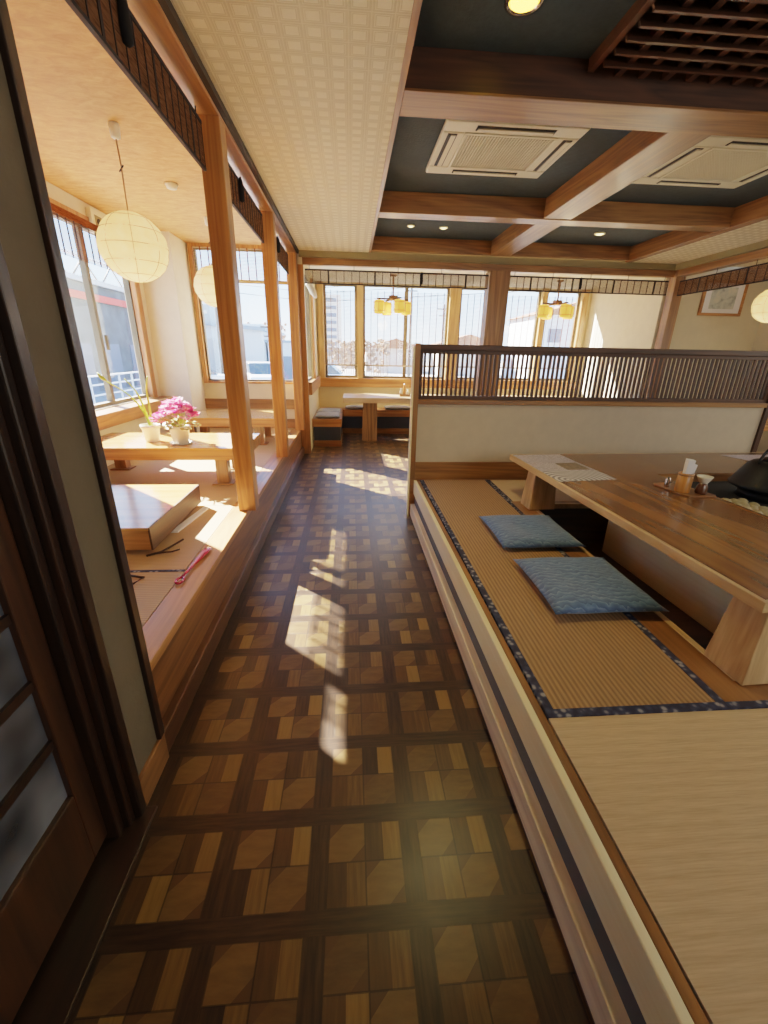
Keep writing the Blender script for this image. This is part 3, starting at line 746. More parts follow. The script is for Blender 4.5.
# ------------------------------------------------------------------ zabuton cushions
def zabuton(x0, x1, y0, y1, z, label, th=.062, name='floor_cushion', mat='zabuton', group='blue floor cushions', skew=0):
    N = 18; vs = []; fs = []; cx, cy = (x0+x1)/2, (y0+y1)/2; hx, hy = (x1-x0)/2, (y1-y0)/2
    def pt_(i, j, s):
        a = -1+2*i/N; b = -1+2*j/N
        pin = 1-.05*(1-abs(a)**3)*(abs(b)**4) ; pin2 = 1-.05*(1-abs(b)**3)*(abs(a)**4)
        x = cx+hx*a*pin2; y = cy+hy*b*pin+skew*a
        e = (1-abs(a)**5)*(1-abs(b)**5)
        h = th*.5+(th*.5*e**.55+.004*math.sin(5*a+3*b)*e)*s
        if s < 0: h = max(h, .001)
        return (x, y, z+h)
    idx = {}
    for s in (1, -1):
        for i in range(N+1):
            for j in range(N+1):
                if s < 0 and (i in (0, N) or j in (0, N)): idx[(s, i, j)] = idx[(1, i, j)]; continue
                idx[(s, i, j)] = len(vs); vs.append(pt_(i, j, s))
        for i in range(N):
            for j in range(N):
                q = (idx[(s, i, j)], idx[(s, i+1, j)], idx[(s, i+1, j+1)], idx[(s, i, j+1)])
                fs.append(q if s > 0 else q[::-1])
    o = mesh(name, MB().add(vs, fs, True), mat); return tag(o, label, 'cushion', group)
zabuton(.872, 1.378, 2.18, 2.69, PR+.007, 'blue patterned floor cushion farther from the camera, beside the big table')
zabuton(.872, 1.392, 1.50, 2.03, PR+.007, 'blue patterned floor cushion nearer the camera, beside the big table', .072)

# ------------------------------------------------------------------ left room low tables
def low_table(x0, x1, y0, y1, label, legs, zt=.70, th=.10, apron='honeyX'):
    r = thing('low_table', label, 'table', ((x0+x1)/2, (y0+y1)/2, PL+.0), 'low tables of the left room')
    mesh('tabletop', B(x0, x1, y0, y1, zt-.018, zt), 'lowtable', r, .003)
    mesh('apron', B(x0+.004, x1-.004, y0+.004, y1-.004, zt-th, zt-.018), apron, r)
    for (lx, ly) in legs:
        g2 = mesh('leg', B(lx-.05, lx+.05, ly-.045, ly+.045, PL+.014, zt-th), 'brownZ', r, .004)
        mesh('foot_plate', B(lx-.085, lx+.085, ly-.07, ly+.07, PL+.001, PL+.014), 'beamX', g2, .003)
    return r
low_table(-2.24, -.875, 3.48, 4.16, 'low honey wood table carrying the two flower pots', ((-1.08, 3.57), (-2.17, 3.57), (-1.08, 4.05), (-2.14, 4.05)))
low_table(-2.04, -.885, 5.12, 5.80, 'farthest low wooden table, below the back window of the left room', ((-1.10, 5.22), (-1.9, 5.22), (-1.10, 5.70), (-1.9, 5.70)))
r = thing('low_table', 'thick box-like low table top resting close to the mats, behind the dark wall end', 'table', (-1.6, 2.62, PL), 'low tables of the left room')
mesh('tabletop', B(-2.15, -1.105, 2.21, 3.02, .535-.018, .535), 'lowtable', r, .003)
mesh('apron', B(-2.146, -1.109, 2.214, 3.016, PL+.022, .517), 'honeyX', r)
mesh('shaded_side_board', B(-1.1085, -1.098, 2.212, 3.018, PL+.022, .534), 'darkY', r)  # dark wood stands in for shade on the corridor side
mesh('runner', B(-2.1, -1.16, 2.3, 2.34, PL+.001, PL+.022), 'darkX', r)
mesh('runner', B(-2.1, -1.16, 2.86, 2.90, PL+.001, PL+.022), 'darkX', r)
o = mesh('door_stopper', MB().lathe([(.012, 0), (.013, .004), (.006, .007)], 0, 0, 0, 16), 'chrome', r); o.rotation_euler = (0, PI/2, 0); o.location = Vector((-1.0975, 2.56, .47))-wloc(r)
o.name = 'bolt_head'
# booklet and hooks beside it
o = mesh('booklet', MB().prism([(-1.12, 2.50), (-1.075, 2.50), (-1.02, 2.93), (-1.06, 2.95)], PL+.001, PL+.012, 'Z'), 'paper'); tag(o, 'white booklet tucked along the right side of the low table slab', 'booklet')
o = mesh('metal_bracket', MB().tube([(-1.12, 2.17, PL+.008), (-1.06, 2.22, PL+.008), (-1.02, 2.33, PL+.008), (-.99, 2.36, PL+.02)], .006, 8).tube([(-1.09, 2.20, PL+.008), (-1.0, 2.21, PL+.012), (-.97, 2.24, PL+.012)], .005, 8), 'darkX'); tag(o, 'thin dark hooked bracket on the mat near the slab table corner', 'bracket')
o = mesh('wood_offcut', MB().tube([(-1.20, 1.86, PL+.008), (-1.05, 1.87, PL+.008), (-1.03, 1.93, PL+.008), (-1.1, 1.95, PL+.008)], .006, 8), 'darkX'); tag(o, 'dark bent strip on the mat just past the near wall end', 'strip')

# red shoehorn
sh = thing('shoehorn', 'bright red plastic shoehorn lying on the left platform edge', 'shoehorn', (-.83, 2.05, PL+.002))
P0 = Vector((-.845, 1.86, PL+.012)); P1 = Vector((-.815, 2.26, PL+.012))
mesh('blade', MB().tube([P0.lerp(P1, t) for t in (.15, .35, .6, .8, .95, 1.0)], .01, 12, radii=[.007, .009, .014, .021, .022, .012], flat=.35), 'red', sh)
ringp = [(P0.x+.003+.017*math.cos(2*PI*i/16), P0.y+.03+.03*math.sin(2*PI*i/16), PL+.01) for i in range(17)]
mesh('hanging_loop', MB().tube(ringp, .006, 8), 'red', sh)

# flower pots
def pot(name, label, x, y, z, r, h):
    t = thing(name, label, 'potted plant', (x, y, z))
    mesh('pot', MB().lathe([(r*.68, 0), (r*.72, .004), (r*.93, h*.80), (r*1.02, h*.82), (r*1.04, h), (r*.95, h), (r*.9, h*.86), (r*.85, h*.85)], x, y, z, 32), 'ceramic', t)
    mesh('soil', MB().lathe([(r*.86, h*.80), (r*.86, h*.86)], x, y, z, 24), 'soil', t)
    return t
fx, fy, fz = -1.425, 3.66, .7005
cyc = pot('potted_cyclamen', 'pink flowering cyclamen in a white pot on the left low table', fx, fy, fz, .082, .15)
mesh('saucer', MB().lathe([(.07, 0), (.085, .002), (.09, .016), (.084, .016), (.08, .006)], fx, fy, fz, 28), 'ceramic', cyc)
st = MB(); lf = MB()
def petal(mb, c, d, up, L, W):
    d = d.normalized(); s = d.cross(up).normalized(); n = s.cross(d)
    vs = [c, c+d*L*.45+s*W+n*L*.08, c+d*L*.8+s*W*.8+n*L*.02, c+d*L-n*L*.04, c+d*L*.8-s*W*.8+n*L*.02, c+d*L*.45-s*W+n*L*.08]
    mb.add(vs, [(0, 1, 2, 3), (0, 3, 4, 5)], True)
for i in range(86):
    fl = MB()
    a = random.uniform(0, 2*PI); q = math.sqrt(random.random()); rr = .145*q
    c = Vector((fx+rr*math.cos(a)*1.05, fy+rr*math.sin(a), fz+.225+.115*(1-q**2)+random.uniform(-.03, .02)))
    if i % 9 == 0: c = Vector((fx-.16+random.uniform(-.04, .03), fy+random.uniform(-.05, .05), fz+.19+random.uniform(-.03, .04)))
    for k in range(6):
        b_ = 2*PI*k/6+random.uniform(-.3, .3)
        d = Vector((math.cos(b_)*.8, math.sin(b_)*.8, random.uniform(.1, .9)))
        petal(fl, c, d, Vector((0, 0, 1)), random.uniform(.032, .048), random.uniform(.013, .019))
    mesh('flower', fl, ('petal', 'petallight')[i % 3 == 1], cyc)
    if i % 3 == 0: st.tube([(fx+rr*.2*math.cos(a), fy+rr*.2*math.sin(a), fz+.12), ((fx*.5+c.x*.5), (fy*.5+c.y*.5), fz+.19), tuple(c)], .002, 5)
for i in range(70):
    a = random.uniform(0, 2*PI); rr = random.uniform(.03, .155)
    c = Vector((fx+rr*math.cos(a), fy+rr*math.sin(a), fz+.165+random.uniform(-.035, .035)))
    petal(lf, c, Vector((math.cos(a), math.sin(a), random.uniform(-.5, .5))), Vector((0, 0, 1)), random.uniform(.035, .055), random.uniform(.014, .022))
mesh('stems', st, 'stem', cyc); mesh('leaves', lf, 'leafy', cyc)
gx, gy = -1.70, 3.76
bl = pot('potted_bulb_plant', 'white pot with three long upright yellow-green stalks, left of the pink cyclamen', gx, gy, fz, .075, .14)
def stalk(pts, r0):
    L = [Vector(p) for p in pts]; out = []
    for i in range(len(L)-1):
        for t in (0, .25, .5, .75):
            p0 = L[max(i-1, 0)]; p1 = L[i]; p2 = L[i+1]; p3 = L[min(i+2, len(L)-1)]
            out.append(.5*((2*p1)+(-p0+p2)*t+(2*p0-5*p1+4*p2-p3)*t*t+(-p0+3*p1-3*p2+p3)*t**3))
    out.append(L[-1]); n = len(out)
    return out, [r0*(1-.55*i/(n-1)) for i in range(n)]
for pts, r0 in (([(gx, gy, fz+.11), (gx-.03, gy, fz+.24), (gx-.12, gy-.01, fz+.38), (gx-.26, gy-.02, fz+.48), (gx-.295, gy-.02, fz+.51)], .013),
                ([(gx, gy+.01, fz+.11), (gx-.02, gy, fz+.25), (gx-.06, gy, fz+.40), (gx-.14, gy, fz+.51)], .016),
                ([(gx+.01, gy, fz+.11), (gx+.02, gy, fz+.25), (gx+.02, gy, fz+.42), (gx+.045, gy, fz+.53)], .018)):
    p, rad = stalk(pts, r0); mesh('leaf_stalk', MB().tube(p, r0, 8, radii=rad, flat=.55), 'stem', bl)
b_ = Vector((gx-.295, gy-.02, fz+.51))
mesh('flower_bud', MB().tube([b_+Vector((.02, 0, -.015)), b_, b_+Vector((-.02, 0, .02)), b_+Vector((-.035, 0, .045))], .01, 8, radii=[.006, .016, .014, .003]), 'stem', bl)

# ------------------------------------------------------------------ paper lanterns
def lantern(x, y, ztop, zc, R, label):
    r = thing('paper_lantern', label, 'pendant lamp', (x, y, ztop), 'round white paper lanterns')
    mesh('ceiling_rose', MB().lathe([(.028, -.001), (.030, -.02), (.026, -.07), (.012, -.078)], x, y, ztop, 20), 'white', r)
    b = MB(); b.tube([(x, y, ztop-.075), (x+.004, y, (ztop+zc+R)/2), (x, y, zc+R*.96)], .004, 6)
    mesh('cord', b, 'beamZ', r)
    mesh('cord_knot', MB().tube([(x-.012, y, (ztop+zc+R)/2-.02), (x+.004, y, (ztop+zc+R)/2), (x+.018, y, (ztop+zc+R)/2+.015)], .004, 6), 'tassel', r)
    prof = []; n = 60
    for i in range(n+1):
        t = PI*(.05+.90*i/n); rib = 1-.018*abs(math.sin(t*9))**.5*0 - .016*(abs(math.cos(i/n*PI*9)))**6
        prof.append((R*math.sin(t)*rib, R*.97*math.cos(t)))
    mb = MB(); vs = []; fs = []; N = 40
    for i, (rr, zz) in enumerate(prof):
        for k in range(N):
            a = 2*PI*k/N; w = 1+.012*math.sin(3*a+i*.3)*math.sin(PI*i/n)
            vs.append((x+rr*w*math.cos(a), y+rr*w*math.sin(a), zc+zz))
    for i in range(len(prof)-1):
        for k in range(N): fs.append((i*N+k, i*N+(k+1) % N, (i+1)*N+(k+1) % N, (i+1)*N+k))
    mb.add(vs, fs, True); s = mesh('paper_shade', mb, 'washi', r)
    ribs = MB()
    for i in (10, 20, 30, 40, 50):
        rr, zz = prof[i]; ribs.tube([(x+rr*1.002*math.cos(2*PI*k/32), y+rr*1.002*math.sin(2*PI*k/32), zc+zz) for k in range(33)], .0016, 5)
    for k in range(4):
        a = PI*k/4+.4; ribs.tube([(x+p[0]*1.004*math.cos(a), y+p[0]*1.004*math.sin(a), zc+p[1]) for p in prof[::3]], .0014, 5); a += PI
        ribs.tube([(x+p[0]*1.004*math.cos(a), y+p[0]*1.004*math.sin(a), zc+p[1]) for p in prof[::3]], .0014, 5)
    mesh('ribs', ribs, 'reedlight', s)
    mesh('bulb', MB().lathe([(.01, .05), (.03, .03), (.035, 0), (.02, -.03), (.004, -.035)], x+.0, y, zc, 16), 'bulb', r)
    li = bpy.data.lights.new('lantern_glow', 'POINT'); li.energy = 2.2; li.color = (1, .78, .45); li.shadow_soft_size = .05
    lo = bpy.data.objects.new('lantern_glow', li); C.objects.link(lo); lo.parent = r; lo.location = (0, 0, zc-ztop-.06)
lantern(-1.40, 3.30, 2.70, 2.055, .205, 'large round paper lantern nearest the camera in the left room')
lantern(-1.44, 5.20, 2.70, 2.07, .205, 'round paper lantern farther back in the left room, partly behind the post')
lantern(5.02, 5.25, 2.65, 2.06, .20, 'round paper lantern cut off by the right edge of the picture')
o = mesh('smoke_detector', MB().lathe([(.05, 0), (.05, -.012), (.042, -.02), (.038, -.035), (.01, -.038)], -1.44, 4.28, 2.699, 24), 'cream'); tag(o, 'small round cream smoke detector on the tan ceiling between the lanterns', 'smoke detector')
v_ = thing('wall_speaker', 'small square cream speaker above the left side window', 'speaker', (LX+.02, 4.98, 2.47))
mesh('speaker_box', B(LX, LX+.05, 4.87, 5.09, 2.46, 2.66), 'cream', v_, .006); mesh('speaker_grille', MB().lathe([(.0, 0)]*2+[(.001, 0)], 0, 0, 0, 4) if False else B(LX+.05, LX+.054, 4.92, 5.04, 2.505, 2.615), 'molding', v_)
mesh('speaker_cone', MB().prism([(4.98+.035*math.cos(2*PI*i/16), 2.56+.035*math.sin(2*PI*i/16)) for i in range(16)], LX+.054, LX+.06, 'X'), 'slot', v_)

# ------------------------------------------------------------------ reed blinds
def blind(label, axis, plane, a0, a1, z0, z1, pitch=.009, dia=.006, cords=.1, mat='reed', cordw=.004, frame=True, heavy=None, tassels=(), roll=0, hooks=True, hz=.045, name='reed_blind', cordmat='cord', group='rolled-up reed blinds'):
    """axis = direction the blind runs along"""
    ctr = (plane, (a0+a1)/2, z1) if axis == 'Y' else ((a0+a1)/2, plane, z1)
    r = thing(name, label, 'blind', ctr, group)
    def bx(mb, a, b, p0, p1, c, d):
        if axis == 'Y': mb.box(p0, p1, a, b, c, d)
        else: mb.box(a, b, p0, p1, c, d)
    mb = MB(); n = int((z1-z0)/pitch)
    for i in range(n): z = z0+pitch*(i+.5); bx(mb, a0, a1, plane-dia/2, plane+dia/2, z-dia/2, z+dia/2)
    mesh('reeds', mb, mat, r)
    k = int(round((a1-a0)/cords))
    for i in range(k+1):
        a = a0+(a1-a0)*i/k; w = cordw
        if heavy and i % heavy == heavy//2: w = cordw*3.2
        c = MB(); bx(c, max(a0, a-w), min(a1, a+w), plane-dia*.5-.003, plane+dia*.5+.003, z0, z1); mesh('cord', c, cordmat, r)
    if frame:
        f = MB(); bx(f, a0, a1, plane-.008, plane+.008, z1-.01, z1+.006); bx(f, a0, a1, plane-.008, plane+.008, z0-.008, z0+.006); mesh('edge_tape', f, cordmat, r)
    if roll:
        if axis == 'X': mesh('rolled_bottom', MB().tube([(a0, plane, z0-roll*.6), ((a0+a1)/2, plane, z0-roll*.6), (a1, plane, z0-roll*.6)], roll, 14), mat, r)
        else: mesh('rolled_bottom', MB().tube([(plane, a0, z0-roll*.6), (plane, (a0+a1)/2, z0-roll*.6), (plane, a1, z0-roll*.6)], roll, 14), mat, r)
    for t in tassels:
        q = (plane-.0, t) if axis == 'Y' else (t, plane)
        mesh('cord_tassel', MB().lathe([(.006, .0), (.016, -.03), (.02, -.09), (.018, -.14), (.004, -.15)], q[0]+(.02 if axis == 'Y' else 0), q[1]-(.02 if axis == 'X' else 0), z1+.01, 12), 'tassel', r)
    if hooks:
        k = max(1, int((a1-a0)/.55))
        for i in range(k+1):
            a = a0+.06+(a1-a0-.12)*i/k
            p = [(plane, a, z1), (plane, a, z1+hz)] if axis == 'Y' else [(a, plane, z1), (a, plane, z1+hz)]
            mesh('hook', MB().tube(p, .0035, 6), 'black', r)
    return r
for y0, y1, l in ((1.26, 2.86, 'brown reed blind rolled up under the beam nearest the camera on the left'), (3.02, 4.50, 'brown reed blind rolled up between the first and second left posts'), (4.66, 6.15, 'brown reed blind rolled up between the second and third left posts')):
    blind(l, 'Y', -.775, y0, y1, 2.355, 2.56, .0075, .0062, .085, heavy=5, cordw=.003, tassels=(2.0 if y0 < 2 else y0+.62,), hz=.042)
blind('brown reed blind rolled up across the left half of the window alcove', 'X', YH-.045, -.59, 1.86, 2.285, 2.445, .010, .006, .1, mat='reedhdr', heavy=6, cordw=.0035, tassels=(.95,), hz=.055)
blind('brown reed blind rolled up across the right half of the window alcove', 'X', YH-.045, 2.16, 4.42, 2.275, 2.445, .010, .006, .1, heavy=6, cordw=.0035, tassels=(3.15,), hz=.055)
blind('brown reed blind hanging under the beam near the right wall', 'Y', 4.555, 3.4, 6.30, 2.265, 2.44, .0085, .0066, .12, heavy=6, cordw=.003, tassels=(5.25,), hz=.07)
lwb = blind('red-brown reed blind pulled half up over the left side window', 'Y', LX+.045, 3.44, 5.66, 2.17, 2.52, .014, .0038, .11, mat='reedred', cordw=.003, frame=False, hooks=False, group='reed blinds on the windows')
blind('sheer tan reed blind over the top of the left room back window', 'X', YH-.05, -1.99, -.82, 2.29, 2.66, .016, .004, .10, mat='reedlight', cordw=.006, roll=.022, frame=False, hooks=False, cordmat='reedred', group='reed blinds on the windows')
mesh('upper_fold', B(LX+.052, LX+.062, 3.45, 5.65, 2.47, 2.525), 'reedred', lwb)
for a0, a1, l in ((-.46, .12, 'narrow sheer reed blind over the leftmost alcove window'), (.25, 1.80, 'wide sheer reed blind behind the left chandelier'), (2.0, 3.52, 'wide sheer reed blind right of the thick post'), (3.62, 4.28, 'narrow sheer reed blind over the rightmost alcove window')):
    blind(l, 'X', YB-.12, a0, a1, 1.22, 2.46, .022, .0045, .115, mat='reedlight', cordw=.0045, roll=.012, frame=False, hooks=False, cordmat='cordbrown' if False else 'reedred', group='reed blinds on the windows')

# ------------------------------------------------------------------ chandeliers
def chandelier():
    r = thing('chandelier', 'wooden cross chandelier with four yellow glass shades hanging over the left alcove table', 'pendant lamp', (0, 0, 0), 'four-shade chandeliers')
    mesh('ceiling_mount', MB().lathe([(.05, 0), (.055, -.02), (.03, -.03)], 0, 0, 0, 20), 'beamZ', r)
    mesh('stem', MB().tube([(0, 0, -.03), (0, 0, -.2), (0, 0, -.30)], .014, 10), 'beamZ', r)
    mesh('hub', MB().box(-.055, .055, -.055, .055, -.36, -.29), 'beamX', r, .006)
    arms = MB(); arms.box(-.27, .27, -.014, .014, -.355, -.335); arms.box(-.014, .014, -.27, .27, -.355, -.335); mesh('arms', arms, 'darkX', r)
    for k, (a, q) in enumerate(((0, .235), (PI/2, .235), (PI, .235), (3*PI/2, .235))):
        x, y = q*math.cos(a+.0), q*math.sin(a)
        s = mesh('lamp_shade', MB().lathe([(.02, -.36), (.075, -.37), (.082, -.385), (.082, -.545), (.074, -.555), (.05, -.56)], x, y, 0, 24), 'shade', r)
        w = MB()
        for z in (-.40, -.52):
            w.tube([(x+.098*math.cos(2*PI*i/20), y+.098*math.sin(2*PI*i/20), z) for i in range(21)], .003, 5)
        for i in range(6):
            an = 2*PI*i/6; w.tube([(x+.03*math.cos(an), y+.03*math.sin(an), -.365), (x+.098*math.cos(an), y+.098*math.sin(an), -.40), (x+.105*math.cos(an), y+.105*math.sin(an), -.46), (x+.098*math.cos(an), y+.098*math.sin(an), -.52)], .002, 5)
        mesh('wire_cage', w, 'alu', s)
    li = bpy.data.lights.new('chandelier_glow', 'POINT'); li.energy = 9; li.color = (1, .7, .3); li.shadow_soft_size = .1
    lo = bpy.data.objects.new('chandelier_glow', li); C.objects.link(lo); lo.parent = r; lo.location = (0, 0, -.6)
    return r
ch = chandelier(); ch.location = (.67, 7.4, 2.575); ch.rotation_euler = (0, 0, .35)
dup(ch, (3.34, 7.4, 2.575), 'wooden cross chandelier with four yellow glass shades in the right window bay', .2)

# ------------------------------------------------------------------ alcove furniture
def bench(x0, x1, y0, y1, label, side='S'):
    r = thing('bench', label, 'bench', ((x0+x1)/2, (y0+y1)/2, 0), 'built-in alcove benches')
    mesh('seat_board', B(x0, x1, y0, y1, .32, .44), 'honeyX', r, .004)
    mesh('base_panel', B(x0+.02, x1-.02, y0+.02, y1, .10, .32), 'navy', r)
    mesh('kick_board', B(x0+.01, x1-.01, y0+.01, y1, 0, .10), 'brownX', r, .003)
    return r
bench(-.619, -.155, 6.86, 8.04, 'short wooden bench with a navy panel at the left end of the alcove')
bench(-.60, 1.80, 8.05, 8.40, 'long wooden bench under the back windows, left bay')
bench(2.2, 4.40, 8.05, 8.40, 'long wooden bench under the back windows, right bay')
for i, (x0, x1, y0, y1, l) in enumerate(((-.585, -.175, 6.89, 7.36, 'flat grey seat cushion nearest the corridor on the short bench'), (-.585, -.175, 7.40, 7.9, 'flat grey seat cushion farther back on the short bench'),
                              (-.12, .40, 8.06, 8.38, 'grey seat cushion on the long bench, left of the table leg'), (.62, 1.14, 8.06, 8.38, 'grey seat cushion on the long bench, right of the plank leg'), (2.5, 3.0, 8.06, 8.38, 'grey seat cushion on the bench of the right bay'))):
    zabuton(x0, x1, y0, y1, .441, l, .06, 'seat_cushion', 'greycush', 'grey bench cushions')
def alcove_table(x0, x1, y0, y1, zt, label, legs):
    r = thing('dining_table', label, 'table', ((x0+x1)/2, (y0+y1)/2, 0), 'tall alcove tables')
    mesh('tabletop', B(x0, x1, y0, y1, zt-.085, zt), 'paleX', r, .006)
    for a, b_, c, d in legs: mesh('leg', MB().hexa([(a-.02, c, 0), (b_, c-.03, 0), (b_+.01, d, 0), (a, d, 0)], [(a, c, zt-.085), (b_, c-.02, zt-.085), (b_, d, zt-.085), (a, d, zt-.085)]), 'plank', r, .008)
    return r
alcove_table(-.135, 1.75, 7.26, 8.02, .735, 'thick pale wooden dining table in the alcove beyond the corridor', ((.20, .44, 7.38, 7.50), (1.12, 1.36, 7.38, 7.50)))
alcove_table(2.35, 4.1, 7.26, 8.02, .735, 'thick wooden dining table in the right window bay behind the partition', ((2.6, 2.84, 7.38, 7.50), (3.6, 3.84, 7.38, 7.50)))
low = thing('dining_table', 'brown table beyond the right end of the partition', 'table', (4.9, 5.2, 0))
mesh('tabletop', B(4.15, 5.7, 4.7, 5.6, .66, .72), 'honeyX', low, .005)
for a in (4.3, 5.5):
    for c in (4.8, 5.45): mesh('leg', B(a, a+.08, c, c+.08, 0, .66), 'darkZ', low, .004)
bench(4.72, 5.8, 5.9, 6.36, 'wooden bench against the right back wall beyond the partition')
cd = thing('condiment_caddy', 'small wooden condiment caddy with white and tan bottles on the alcove table', 'caddy', (.93, 7.62, .736))
mesh('caddy_tray', MB().box(.84, 1.02, 7.56, 7.68, .7355, .745).box(.84, .85, 7.56, 7.68, .745, .79).box(1.01, 1.02, 7.56, 7.68, .745, .79).box(.85, 1.01, 7.56, 7.565, .745, .775), 'brownX', cd)
for i, (x, h, mt_, l) in enumerate(((.87, .12, 'white', 'small white shaker at the left of the alcove table caddy'), (.925, .20, 'bamboo', 'tall tan cup with white sticks in the alcove table caddy'), (.985, .10, 'white', 'short white shaker at the right of the alcove table caddy'))):
    o = mesh('condiment_bottle', MB().lathe([(.02, 0), (.023, .005), (.023, h*.7), (.014, h*.85), (.014, h)], x, 7.62, .7455, 18), mt_); tag(o, l, 'bottle', 'condiment bottles on the alcove table')
o = mesh('rolled_curtain', MB().tube([(-.60, 6.70, 2.33), (-.56, 6.72, 2.30), (-.52, 6.76, 2.22), (-.49, 6.80, 2.16)], .03, 12, radii=[.03, .045, .045, .02]), 'white'); tag(o, 'white curved hood hanging by the alcove side window', 'hood')

# framed picture on the right back wall
pf_ = thing('framed_picture', 'pale print in a thin wooden frame on the wall right of the corner post', 'picture', (5.3, YH-.02, 2.07))
mesh('picture_frame', MB().box(4.99, 5.63, YH-.035, YH-.002, 2.03, 2.065).box(4.99, 5.63, YH-.035, YH-.002, 2.45, 2.485).box(4.99, 5.025, YH-.035, YH-.002, 2.065, 2.45).box(5.595, 5.63, YH-.035, YH-.002, 2.065, 2.45), 'honeyX', pf_)
mesh('mount_board', B(5.025, 5.595, YH-.02, YH-.002, 2.065, 2.45), 'paper', pf_)
mesh('print', B(5.12, 5.50, YH-.024, YH-.02, 2.12, 2.40), 'picture', pf_)
struct('trim_24', B(4.64, 5.99, YH-.03, YH, .62, .82), 'brownX', .004)

# ------------------------------------------------------------------ exterior
gz = -.9
struct('ground', B(-70, 70, YB+1.2, 160, gz-.1, gz), 'asphalt')
struct('ground_left', B(-70, LX-.9, -30, YB+1.2, gz-.1, gz), 'asphalt')
o = mesh('concrete_apron', B(LX-1.0, LX-.13, -2, 6.0, gz, .70), 'concrete'); tag(o, 'sunlit white concrete ledge outside the left side window', 'ledge')
def car(x, y, ang, label, suv=False):
    r = thing('parked_car', label, 'car', (0, 0, 0), 'white cars in the car park')
    h = 1.5 if not suv else 1.6
    body = [(-2.0, .28), (2.0, .28), (2.08, .55), (2.0, .82), (1.0, .95), (-1.9, .98), (-2.05, .6)]
    cab = [(-1.85, .95), (1.05, .93), (.45, h-.05), (.1, h), (-1.3, h), (-1.6, h-.12)]
    mesh('car_body', MB().prism(body, -.85, .85, 'Y'), 'carwhite', r, .08, 3)
    mesh('cabin', MB().prism(cab, -.74, .74, 'Y'), 'carglass', r, .05, 2)
    roof = [(-1.45, h-.06), (.3, h-.06), (.1, h+.02), (-1.3, h+.02)]
    mesh('roof', MB().prism(roof, -.75, .75, 'Y'), 'carwhite', r, .02)
    for q in (-1.9, -.35, .85): pass
    mesh('pillars', MB().prism([(-1.9, .95), (-1.72, .95), (-1.45, h-.02), (-1.62, h-.08)], -.76, .76, 'Y').prism([(-.45, .95), (-.35, .95), (-.35, h-.02), (-.45, h-.02)], -.76, .76, 'Y'), 'carwhite', r)
    for a in (-1.25, 1.25):
        for b_ in (-.86, .66):
            mesh('wheel', MB().prism([(a+.31*math.cos(2*PI*i/20), .31+.31*math.sin(2*PI*i/20)) for i in range(20)], b_, b_+.2, 'Y'), 'tyre', r)
    mesh('tail_lamp', B(-2.07, -2.03, -.8, -.6, .7, .85), 'signred', r); mesh('tail_lamp', B(-2.07, -2.03, .6, .8, .7, .85), 'signred', r)
    r.location = (x, y, gz); r.rotation_euler = (0, 0, ang); return r
car(-8.9, 27, 0.25, 'white hatchback seen through the left part of the back window of the left room')
car(-5.75, 29, -1.25, 'white van-like car seen between the two far posts', True)
car(-1.6, 30, -.1, 'white car partly hidden behind the third post')
def house(name, label, x0, x1, y0, y1, h, mat, roof, rt='flat', cat='building', doors=()):
    r = thing(name, label, cat, ((x0+x1)/2, (y0+y1)/2, gz))
    mesh('walls', B(x0, x1, y0, y1, gz, h), mat, r)
    if rt == 'gable': mesh('roof', MB().prism([(x0-.4, h), (x1+.4, h), ((x0+x1)/2, h+(x1-x0)*.16)], y0-.4, y1+.4, 'Y'), roof, r)
    elif rt == 'shed': mesh('roof', MB().hexa([(x0-.3, y0-.3, h), (x1+.3, y0-.3, h-.5), (x1+.3, y1, h-.5), (x0-.3, y1, h)], [(x0-.3, y0-.3, h+.25), (x1+.3, y0-.3, h-.25), (x1+.3, y1, h-.25), (x0-.3, y1, h+.25)]), roof, r)
    else: mesh('roof', B(x0-.15, x1+.15, y0-.15, y1+.15, h, h+.2), roof, r)
    for (a, b_, c, d, m_) in doors: mesh('window' if m_ != 'shutter' else 'roller_shutter', B(a, b_, y0-.06, y0, c, d), m_, r)
    return r
house('warehouse', 'long pale warehouse behind the parked cars', -13.3, -6.8, 36, 46, 3.3, 'extwhite', 'extroof', 'shed', doors=((-12.4, -10.2, gz, 2.2, 'concrete'),))
house('storage_building', 'low white building with a blue-grey roller shutter', -6.6, -3.0, 37, 44, 2.0, 'extwhite', 'extroof', 'flat', doors=((-5.9, -4.4, gz, 1.0, 'shutter'),))
house('side_building', 'grey-blue house behind the warehouse, at its left', -19, -13.5, 49, 56, 5.5, 'extroof', 'extroof', 'flat')
tw = thing('apartment_tower', 'pale high-rise apartment block with dark floor bands far beyond the car park', 'building', (-3.1, 80, gz))
mesh('walls', B(-4.9, -1.6, 80, 84, gz, 10.4), 'tower', tw)
for i in range(8): mesh('window_band', B(-4.85, -2.4, 79.9, 80, 1.2+i*1.15, 1.75+i*1.15), 'towerband', tw)
house('far_house', 'low brown-roofed house far behind the alcove windows', 1.9, 9, 55, 62, 1.9, 'tower', 'roofred', 'gable')
house('far_house', 'pale two-storey house with a tiled roof seen through the right bay', 17.5, 25, 42, 50, 5.0, 'extwhite', 'roofred', 'gable', doors=((18.5, 19.8, 2.6, 3.8, 'towerband'), (21.5, 22.8, 2.6, 3.8, 'towerband')))
house('far_house', 'long low tan building on the horizon of the alcove windows', -1.4, 1.0, 66, 68, 2.4, 'treebrown', 'roofred', 'flat')
house('far_house', 'low tan building left of the tiled house', 9.8, 16.5, 50, 55, 2.4, 'tower', 'roofred', 'gable')
